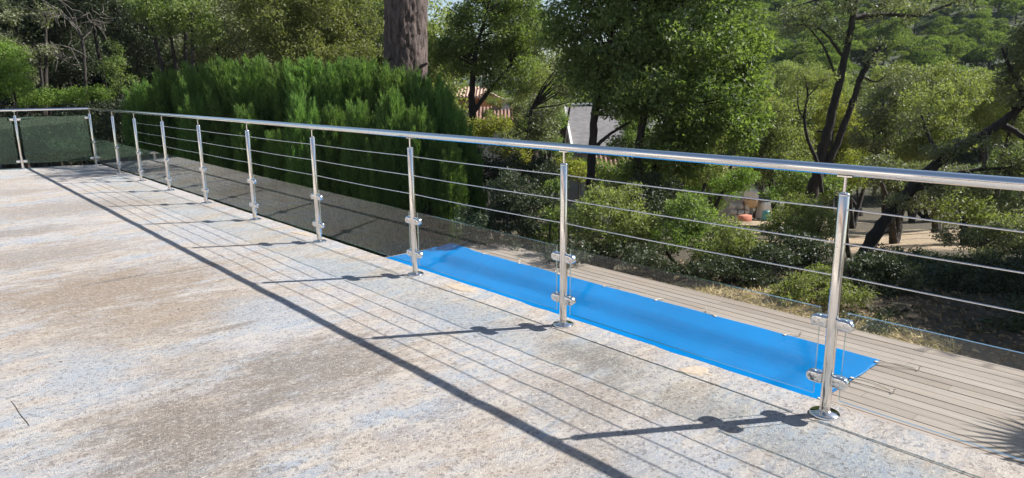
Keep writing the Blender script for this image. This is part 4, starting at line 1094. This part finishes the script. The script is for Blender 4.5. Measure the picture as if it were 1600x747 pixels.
# two trees outside the right of the frame that shade the undergrowth, and the palm that shades the deck
for k, (x, y, sc_) in enumerate([(2.9, 9.1, .74), (1.4, 10.4, .78)]):
    p = gz((x, y)); cm, tm = SO[k]
    root = empty("garden_oak", p, k * 2.0, ["broad oak standing right of the deck, nearest the palm", "broad oak standing right of the deck, behind the first one"][k], "tree")
    for nm, me in (("crown", cm), ("trunk", tm)):
        c = link(nm, me, root); c.scale = (sc_, sc_, sc_)
def palm():
    b = np.array([1.92, 4.62, -1.14]); root = empty("fan_palm", b, 0, "small fan palm standing beside the right end of the deck", "palm")
    m = MB(); m.tube([(0, 0, -.1), (.03, 0, .7), (.02, .03, 1.55)], [.12, .10, .09], 10); m.build("trunk", M_BARK, root)
    r = np.random.default_rng(5)
    for k in range(13):
        a = k * 2.4; el = r.uniform(-.35, .9)
        d = np.array([math.cos(a) * math.cos(el), math.sin(a) * math.cos(el), math.sin(el)])
        f = MB(); c0 = np.array([.02, .03, 1.5]); L = r.uniform(.45, .65)
        f.tube([c0, c0 + d * L * .6 + np.array([0, 0, .05]), c0 + d * L], [.010, .008, .006], 5)
        hub = c0 + d * L; side = np.cross(d, [0, 0, 1]); side /= np.linalg.norm(side)
        n = 15; ph = np.linspace(-1.25, 1.25, n)
        D = np.cos(ph)[:, None] * d + np.sin(ph)[:, None] * side; Nn = np.tile(np.cross(side, d), (n, 1))
        V, F = leafset(np.tile(hub, (n, 1)), D, Nn, np.full(n, .58) * (1 - .12 * np.abs(ph)), np.full(n, .05), .15, False); f.add(V, F)
        f.build("frond", L_OAK, root)
palm()

# dry grass and litter beyond the deck (uncountable)
r = np.random.default_rng(21)
n = 13000
px_ = r.uniform(-5.6, -.7, n); py_ = 4.0 + r.uniform(0, 1, n) ** 1.6 * 1.15 * (1 - .6 * np.abs(px_ + 3.0) / 3.0)
P = np.stack([px_, py_, ground_z(px_, py_) + .0], -1)
D = unit(n, r) * np.array([1, 1, .25]) + np.array([0, 0, .22]); D /= np.linalg.norm(D, axis=1)[:, None]
V, F = leafset(P, D, unit(n, r) + np.array([0, 0, 1.]), r.uniform(.04, .14, n), r.uniform(.006, .02, n), .1)
tag(MB().add(V, F).build("dry_grass", L_STRAW), kind="stuff")

n = 14000
px_ = r.uniform(-6.0, 3.2, n); py_ = 4.0 + r.uniform(0, 1, n) ** 1.2 * 5.0
P = np.stack([px_, py_, ground_z(px_, py_) + .006], -1)
D = unit(n, r) * np.array([1, 1, .3]) + np.array([0, 0, .1]); D /= np.linalg.norm(D, axis=1)[:, None]
V, F = leafset(P, D, unit(n, r) * .6 + np.array([0, 0, 1.]), r.uniform(.03, .09, n), r.uniform(.012, .04, n), .3)
tag(MB().add(V, F).build("fallen_leaves", L_LITTER), kind="stuff")

# ------------------------------------------------------------------ hillside forest
def pine_crown(seed, k=13, nt=150, tl=.42):
    r = np.random.default_rng(seed); V_, F_ = [], []; off = 0; C_ = []
    for c in range(k):
        a = r.uniform(0, 6.28); rad = r.uniform(.2, 2.5); z = 4.6 + r.normal(0, .9) - rad * .75
        R = r.uniform(.75, 1.35); ctr = np.array([math.cos(a) * rad, math.sin(a) * rad, z]); C_.append(ctr)
        d = unit(nt, r); d[:, 2] = np.abs(d[:, 2]) * 1.0 - .25
        P = ctr + d * np.array([R, R, R * .62]) * r.uniform(.75, 1.05, (nt, 1))
        D = d + unit(nt, r) * .6 + np.array([0, 0, .25]); D /= np.linalg.norm(D, axis=1)[:, None]
        V, F = leafset(P, D, d + unit(nt, r) * .5, tl * r.uniform(.6, 1.3, nt), tl * .5 * r.uniform(.7, 1.2, nt), .2)
        V_.append(V); F_.append(F + off); off += len(V)
    cm = MB().add(np.concatenate(V_), np.concatenate(F_)).mesh("crown", L_PINE)
    tm = MB(); limbs(tm, [[(0, 0, -.5, .17), (.1, 0, 2, .14), (-.1, .1, 4, .1), (0, 0, 5.8, .04)]], np.array(C_), r, k, .03, 6)
    return cm, tm.mesh("trunk", M_PBARK)
PC = [pine_crown(s, 15, 420, .26) for s in (1, 2, 3)]
def put(name, cm, tm, p, s, sz, label, group, mat=None, cat="tree"):
    root = empty(name, p, rk.uniform(0, 6.28), label, cat, group)
    for nm, me in (("crown", cm), ("trunk", tm)):
        c = link(nm, me, root); c.scale = (s, s, sz)
        if mat and nm == "crown":
            c.material_slots[0].link = 'OBJECT'; c.material_slots[0].material = mat
cnt = 0
for D in (50, 58, 66, 76, 86, 98, 112, 128, 146, 166):
    step = 5.3 * 1092 / D * .46
    bx = 640 + rk.uniform(0, step)
    while bx < 1760:
        d = D * rk.uniform(.94, 1.06)
        p = gz(at(bx, 100, d))
        if not (1090 < bx < 1330 and D < 56) and not (bx < 1090 and D > 100):
            s = rk.uniform(.75, 1.25)
            cm, tm = PC[rk.randrange(3)]
            band = ("foot" if D < 70 else "lower slope" if D < 100 else "middle slope" if D < 140 else "upper slope") + (", behind the large leafy oak" if bx < 1190 else ", left of the forked trunk" if bx < 1300 else ", right of the forked trunk" if bx < 1450 else ", near the right edge")
            if rk.random() < .22: 
                put("hill_oak", cm, tm, p, s * .9, s * .8, "grey-green rounded tree on the wooded hillside's %s" % band, "grey-green trees on the %s of the hillside" % band, L_BLUE)
            else:
                put("hill_pine", cm, tm, p, s, s, "light green rounded pine on the wooded hillside's %s" % band, "pines on the %s of the hillside" % band, L_PINE)
            cnt += 1
        bx += step * rk.uniform(.8, 1.25)
# far wooded ridge: one mass
r = np.random.default_rng(91)
Pt = []
for D in np.geomspace(185, 900, 26):
    st = 5.5 * 1092 / D
    for bx in np.arange(980, 1800, st):
        d = D * r.uniform(.97, 1.03); q = at(bx + r.uniform(-st, st) * .5, 100, d); Pt.append((q[0], q[1], float(ground_z(q[0], q[1])), max(1, D / 330)))
Pt = np.array(Pt); m = 70
ctr = np.repeat(Pt[:, :3], m, 0); sc = np.repeat(Pt[:, 3] * r.uniform(.8, 1.3, len(Pt)), m)
d = unit(len(ctr), r); d[:, 2] = np.abs(d[:, 2]) * 1.1 - .2
sub = np.repeat(unit(len(Pt) * 7, r) * np.array([1.6, 1.6, .7]), m // 7, 0)
P = ctr + (sub + d * np.array([1.9, 1.9, 1.3]) + np.array([0, 0, 4.0])) * sc[:, None] 
D_ = d + unit(len(ctr), r) * .6; D_ /= np.linalg.norm(D_, axis=1)[:, None]
ZTOP = float(P[:, 2].max()) + 3
V, F = leafset(P, D_, d + unit(len(ctr), r) * .4, 1.0 * sc * r.uniform(.7, 1.3, len(ctr)), .75 * sc, .15)
tag(MB().add(V, F).build("wooded_ridge", L_BLUE), kind="stuff")

# ------------------------------------------------------------------ houses in the valley
yaw = math.atan2(RH[1], RH[0])          # houses roughly face the terrace
def frame(bx, D, rz=0.0):
    p = gz(at(bx, 200, D)); return p
def house_root(name, bx, D, label, rz=0.0):
    p = frame(bx, D); return empty(name, p, yaw + rz, label, "house"), p
def zl(by, D, p): return at(800, by, D)[2] - p[2]
def gable_roof(w_, d_, h0, h1, over=.3, th=.12, axis='x'):
    """two pitched slabs, ridge along x"""
    b = MB(); X0, X1 = -w_ / 2 - over, w_ / 2 + over
    e = h0 - over * (h1 - h0) / (d_ / 2)
    for s in (-1, 1):
        y0 = s * (d_ / 2 + over)
        V = [(X0, 0, h1), (X1, 0, h1), (X1, y0, e), (X0, y0, e), (X0, 0, h1 + th), (X1, 0, h1 + th), (X1, y0, e + th), (X0, y0, e + th)]
        b.add(V, [(0, 1, 2, 3), (4, 7, 6, 5), (0, 4, 5, 1), (1, 5, 6, 2), (2, 6, 7, 3), (3, 7, 4, 0)])
    return b
def gable_wall(w_, d_, h0, h1):
    b = MB(); x, y = w_ / 2, d_ / 2
    V = [(-x, -y, -1.5), (x, -y, -1.5), (x, y, -1.5), (-x, y, -1.5), (-x, -y, h0), (x, -y, h0), (x, y, h0), (-x, y, h0), (-x, 0, h1 - .02), (x, 0, h1 - .02)]
    b.add(V, [(0, 1, 5, 4), (2, 3, 7, 6), (4, 5, 9, 8), (6, 7, 8, 9)]); b.add(V, [(1, 2, 6, 9, 5), (3, 0, 4, 8, 7)])
    return b
def tile_rows(w_, d_, h0, h1, over, step=.35, m=None, rad=.055):
    """ridged courses of half-round tiles lying on the near slope"""
    b = MB(); e = h0 - over * (h1 - h0) / (d_ / 2)
    for x in np.arange(-w_ / 2 - over + .1, w_ / 2 + over, step):
        b.tube([(x, -.02, h1 + .13), (x, -(d_ / 2 + over), e + .13)], rad, 6)
    return b
def window(par, x, y, z, w_, h, my=-1):
    f = MB(); f.box((x - w_ / 2, y - .03, z), (x + w_ / 2, y + .04, z + .06)); f.box((x - w_ / 2, y - .03, z + h - .06), (x + w_ / 2, y + .04, z + h))
    f.box((x - w_ / 2, y - .029, z + .06), (x - w_ / 2 + .06, y + .039, z + h - .06)); f.box((x + w_ / 2 - .06, y - .029, z + .06), (x + w_ / 2, y + .039, z + h - .06))
    o = f.build("window", M_WHITEP, par)
    g_ = MB(); g_.box((x - w_ / 2 + .06, y - .01, z + .06), (x + w_ / 2 - .06, y + .02, z + h - .06)); g_.build("pane", M_WIN, o)

# ochre house behind the hedge's end
D = 42; k = D / 1092.68
h1, p = house_root("ochre_house", 712, D, "ochre house with pink tiled roofs and a chimney behind the right end of the hedge")
def sub_block(par, bx0, bx1, ye, yr, dep, wall, roofm, oy=0.0):
    xa, xb = (bx0 - 712) * k, (bx1 - 712) * k
    he, hr_ = zl(ye, D, p), zl(yr, D, p)
    w_ = xb - xa
    o = gable_wall(w_, dep, he, hr_).build("wall", wall, par, ((xa + xb) / 2, oy, 0))
    rf = gable_roof(w_, dep, he, hr_).build("roof", roofm, par, ((xa + xb) / 2, oy, 0))
    tile_rows(w_, dep, he, hr_, .3, .19).build("tile_courses", roofm, rf)
    return o, he, hr_, xa, xb
wo, he, hr_, xa, xb = sub_block(h1, 640, 752, 151, 139, 4.0, M_OCHRE, M_TILEP)
window(wo, .6, -2.03, he - 1.9, 1.0, 1.2); window(wo, 1.6, -2.03, he - 1.9, .5, 1.2)
# gable turned towards the terrace
xc = (760 - 712) * k
gw = gable_wall(2.4, 1.9, zl(157, D, p), zl(145, D, p)).build("wall", M_OCHRE, h1, (xc + .1, -.8, 0), (0, 0, math.pi / 2))
gr_ = gable_roof(2.4, 1.9, zl(157, D, p), zl(145, D, p), .2).build("roof", M_TILEP, h1, (xc + .1, -.8, 0), (0, 0, math.pi / 2))
wo2, he2, hr2, xa2, xb2 = sub_block(h1, 745, 806, 181, 168, 2.2, M_PALE, M_TILE, -3.2)
ch = MB(); cx = (791 - 712) * k
ch.add(np.array([(-.26, -.26, zl(172, D, p)), (.26, -.26, zl(172, D, p)), (.26, .26, zl(172, D, p)), (-.26, .26, zl(172, D, p)), (-.19, -.19, zl(158, D, p)), (.19, -.19, zl(158, D, p)), (.19, .19, zl(158, D, p)), (-.19, .19, zl(158, D, p))]) + np.array([cx, -3.3, 0]),
       [(0, 1, 5, 4), (1, 2, 6, 5), (2, 3, 7, 6), (3, 0, 4, 7), (4, 5, 6, 7)])
zt = zl(158, D, p)
for sx in (-.15, .0, .15):
    for sy in (-.15, .15): ch.box((cx + sx - .03, -3.3 + sy - .03, zt + .001), (cx + sx + .03, -3.3 + sy + .03, zt + .16))
ch.box((cx - .24, -3.54, zt + .161), (cx + .24, -3.06, zt + .22))
ch.build("chimney", M_PALE, h1)

# grey-roofed house with white barge boards
D = 28; k = D / 1092.68
h2, p = house_root("grey_roofed_house", 985, D, "house with a grey roof and white barge boards behind the large leafy oak", .0)
wd, dp_ = 4.6, 8.0
hrid = at(985, 168, 30)[2] - p[2]; hea = at(985, 230, 26.2)[2] - p[2]
gable_wall(wd - .4, dp_ - .6, hea, hrid).build("wall", M_GREYW, h2, (0, 2.0, 0))
rf = gable_roof(wd - .2, dp_ - .6, hea, hrid, .25).build("roof", M_SLATE, h2, (0, 2.0, 0))
bb = MB(); e = hea - .25 * (hrid - hea) / (dp_ / 2 - .3)
for sx in (-1, 1):
    x = sx * (wd / 2 + .18)
    for sy in (-1, 1):
        V = [(x - .04, 0, hrid - .10), (x + .04, 0, hrid - .10), (x + .04, sy * (dp_ / 2), e - .12), (x - .04, sy * (dp_ / 2), e - .12), (x - .04, 0, hrid + .2), (x + .04, 0, hrid + .2), (x + .04, sy * (dp_ / 2), e + .18), (x - .04, sy * (dp_ / 2), e + .18)]
        bb.add(V, [(0, 1, 2, 3), (4, 7, 6, 5), (0, 4, 5, 1), (1, 5, 6, 2), (2, 6, 7, 3), (3, 7, 4, 0)])
bb.build("barge_board", M_WHITEP, rf)
rc = MB(); rc.box((-wd / 2 - .13, -.12, hrid + .121), (wd / 2 + .13, .12, hrid + .20)); rc.build("ridge_cap", M_WHITEP, rf)
gt = MB(); gt.box((-wd / 2, -dp_ / 2 - .1, e - .08), (wd / 2, -dp_ / 2 + .02, e + .05)); gt.build("gutter", M_WHITEP, rf)
window(h2, -.9, -1.73, .9, 1.0, 1.2); window(h2, .9, -1.73, .9, 1.0, 1.2)

# low terracotta shed
D = 22; k = D / 1092.68
h3, p = house_root("tiled_shed", 958, D, "small white shed with a terracotta tiled roof just under the handrail")
he, hr_ = zl(267, D, p), zl(252, D, p)
gable_wall(1.25, 1.4, he, hr_).build("wall", M_PALE, h3)
rf = gable_roof(1.25, 1.4, he, hr_, .15).build("roof", M_TILE, h3); tile_rows(1.25, 1.4, he, hr_, .15, .14, None, .04).build("tile_courses", M_TILE, rf)
# grey house with red eave
D = 41; k = D / 1092.68
h4, p = house_root("grey_house", 1130, D, "low grey house with a dark red eave beyond the bright green tree")
he, hr_ = zl(262, D, p), zl(254, D, p)
gable_wall(3.0, 3.0, he, hr_).build("wall", M_GREYW, h4)
rf = gable_roof(3.0, 3.0, he, hr_, .35).build("roof", M_TILE, h4)
window(h4, .4, -1.53, he - 1.4, .8, .9)
# the house the terrace belongs to (behind the viewer)
hs = empty("terrace_house", (0, -9, 0), 0, "pale rendered house at the back of the terrace behind the viewer", "house")
b = MB(); b.box((-12, -8, 0), (9, -.001, 3.2)); b.build("wall", M_PALE, hs)
b = MB(); b.box((9.0, -.0, -1.2), (15, 8.2, 3.2)); b.build("wall", M_PALE, hs)
b = gable_roof(21, 8, 3.2, 4.9, .4).build("roof", M_TILEP, hs, (-1.5, -4, 0))
b = MB(); b.box((8.7, -.0, 3.201), (15.3, 8.5, 3.4)); b.build("roof", M_TILEP, hs)
for x in (-9, -5.5, -2, 1.5, 5): window(hs, x, .0, .3, 1.6, 2.0)

# ------------------------------------------------------------------ building site in the valley: mixer, stones, sacks
D = 35
def site(bx, by=0):
    p = gz(at(bx, 350, D)); return p
p = site(1171)
mx = empty("cement_mixer", p, yaw + .3, "old cement mixer with a cream and tan drum on the bare ground in the valley", "cement mixer")
dr = MB(); dr.lathe([(.14, 1.62), (.30, 1.55), (.33, 1.40), (.36, 1.15), (.36, 1.13)], 20); dr.build("drum_top", M_CREAM, mx)
dr = MB(); dr.lathe([(.36, 1.129), (.37, 1.05), (.36, .80), (.25, .66), (.10, .62)], 20); dr.build("drum", M_ORANGE, mx)
rg = MB(); rg.lathe([(.372, 1.10), (.395, 1.11), (.395, 1.15), (.372, 1.16)], 20); rg.build("gear_ring", M_RUST, mx)
fr = MB()
for sx in (-1, 1):
    fr.tube([(sx * .46, -.3, 0), (sx * .44, 0, 1.0), (sx * .46, .3, 0)], .03, 6)
fr.tube([(-.46, 0, .95), (.46, 0, .95)], .025, 6); fr.tube([(-.46, .3, .1), (.46, .3, .1)], .025, 6); fr.tube([(-.46, -.3, .1), (.46, -.3, .1)], .025, 6); fr.build("frame", M_RUST, mx)
mt = MB(); mt.box((.40, -.16, .62), (.68, .16, 1.02)); bevel(mt.build("motor_box", M_CREAM, mx).data, .03, 2)
for sx in (-1, 1):
    wv = MB(); wv.tube([(sx * .50, .3, .17), (sx * .58, .3, .17)], .17, 14); wv.build("wheel", M_RUBBER, mx)
p2 = site(1155)
st = empty("stone_pile", p2, yaw, "pile of pale rubble stones left of the cement mixer", "stone pile")
r = np.random.default_rng(14)
for q in range(26):
    lvl = q // 10; c = (r.uniform(-.35, .35), r.uniform(-.3, .3), .14 + lvl * .26)
    b = MB(); b.box((-.16, -.12, -.12), (.16, .12, .12)); me = b.mesh("stone", M_STONE)
    co = np.array([v.co[:] for v in me.vertices]) + r.normal(0, .03, (8, 3)); me.vertices.foreach_set("co", co.astype(np.float32).ravel()); bevel(me, .03, 1)
    link("stone", me, st, c, (r.uniform(-.3, .3), r.uniform(-.3, .3), r.uniform(0, 3)))
p3 = site(1201)
bg_ = empty("bulk_sack", p3, yaw + .1, "white bulk sack with a teal sheet hanging over it, right of the cement mixer", "sack")
b = MB(); b.box((-.55, -.45, 0), (.55, .45, 1.0)); o = b.build("sack_body", M_SACK, bg_); bevel(o.data, .10, 3)
b = MB()
xx, zz_ = np.meshgrid(np.linspace(-.62, .05, 10), np.linspace(.02, .62, 8)); yy = -.50 - .05 * np.sin(xx * 14) - .03 * np.sin(zz_ * 9 + xx * 5)
ii = np.arange(7)[:, None] * 10; jj = np.arange(9)[None]
b.add(np.stack([xx, yy, zz_], -1), np.stack([ii + jj, ii + jj + 1, ii + 11 + jj, ii + 10 + jj], -1).reshape(-1, 4), 0, True)
o = b.build("teal_sheet", M_TEAL, bg_); o.modifiers.new("t", 'SOLIDIFY').thickness = .01
p4 = site(1206); b = MB()
lg = empty("plank", (p3[0] + .1, p3[1] + .1, p3[2] + 1.0), yaw, "brown plank lying on top of the white bulk sack", "plank")
b.box((-.75, -.12, .005), (.75, .12, .11)); o = b.build("plank_body", M_RUST, lg); bevel(o.data, .02, 1)
p5 = at(1163, 345, 33.4); p5 = gz(p5)
b = MB(); b.box((-.3, -.2, 0), (.3, .2, .30)); me = bevel(b.mesh("brick_pallet", M_BRICK), .015, 1)
o = link("brick_stack", me, None, p5, (0, 0, yaw + .5)); tag(o, "small stack of red bricks in front of the cement mixer", "bricks")
slab = MB(); slab.box((-.9, -.5, -.1), (.9, .5, .25)); o = slab.build("concrete_block", M_GREYW, None, gz(at(1066, 305, 27)), (0, 0, yaw)); bevel(o.data, .03, 1)
tag(o, "low grey concrete block on the slope below the grey roofed house", "block")

# ------------------------------------------------------------------ litter on the terrace
r = np.random.default_rng(17)
n = 60; X = r.uniform(-9, .4, n); Y = r.uniform(-2.6, -.15, n)
P = np.stack([X, Y, np.full(n, .004)], -1); a = r.uniform(0, 6.28, n)
D_ = np.stack([np.cos(a), np.sin(a), r.uniform(.0, .3, n)], -1); D_ /= np.linalg.norm(D_, axis=1)[:, None]
V, F = leafset(P, D_, np.tile([0, 0, 1.], (n, 1)) + unit(n, r) * .2, r.uniform(.008, .025, n), r.uniform(.004, .009, n), .3)
tag(MB().add(V, F).build("leaf_litter", M_DARKLEAF), kind="stuff")
tw = MB()
q = np.linspace(0, 1, 9)[:, None]; P = np.array([-2.43, -2.466, .001]) * (1 - q) + np.array([-2.10, -2.443, .001]) * q
P[:, 1] += .0015 * np.sin(q[:, 0] * 9); P[:, 2] += .001 * np.abs(np.sin(q[:, 0] * 12)); tw.tube(P, [.0013] * 8 + [.0006], 5)
tag(tw.build("twig", M_BARK), "thin dark twig lying on the pale concrete terrace", "twig")
hz = MB(); hz.box((-1560, -1560, float(GZ.min()) - 1.0), (1560, 1560, max(float(GZ.max()), ZTOP) + 2.0))
hv = bpy.data.materials.new("haze"); hv.use_nodes = True; hv.node_tree.nodes.clear()
ho = hv.node_tree.nodes.new("ShaderNodeOutputMaterial"); pv = hv.node_tree.nodes.new("ShaderNodeVolumePrincipled")
pv.inputs["Color"].default_value = (.72, .84, 1.0, 1); pv.inputs["Density"].default_value = HAZE
hv.node_tree.links.new(pv.outputs[0], ho.inputs[1])
tag(hz.build("haze", hv), kind="stuff")
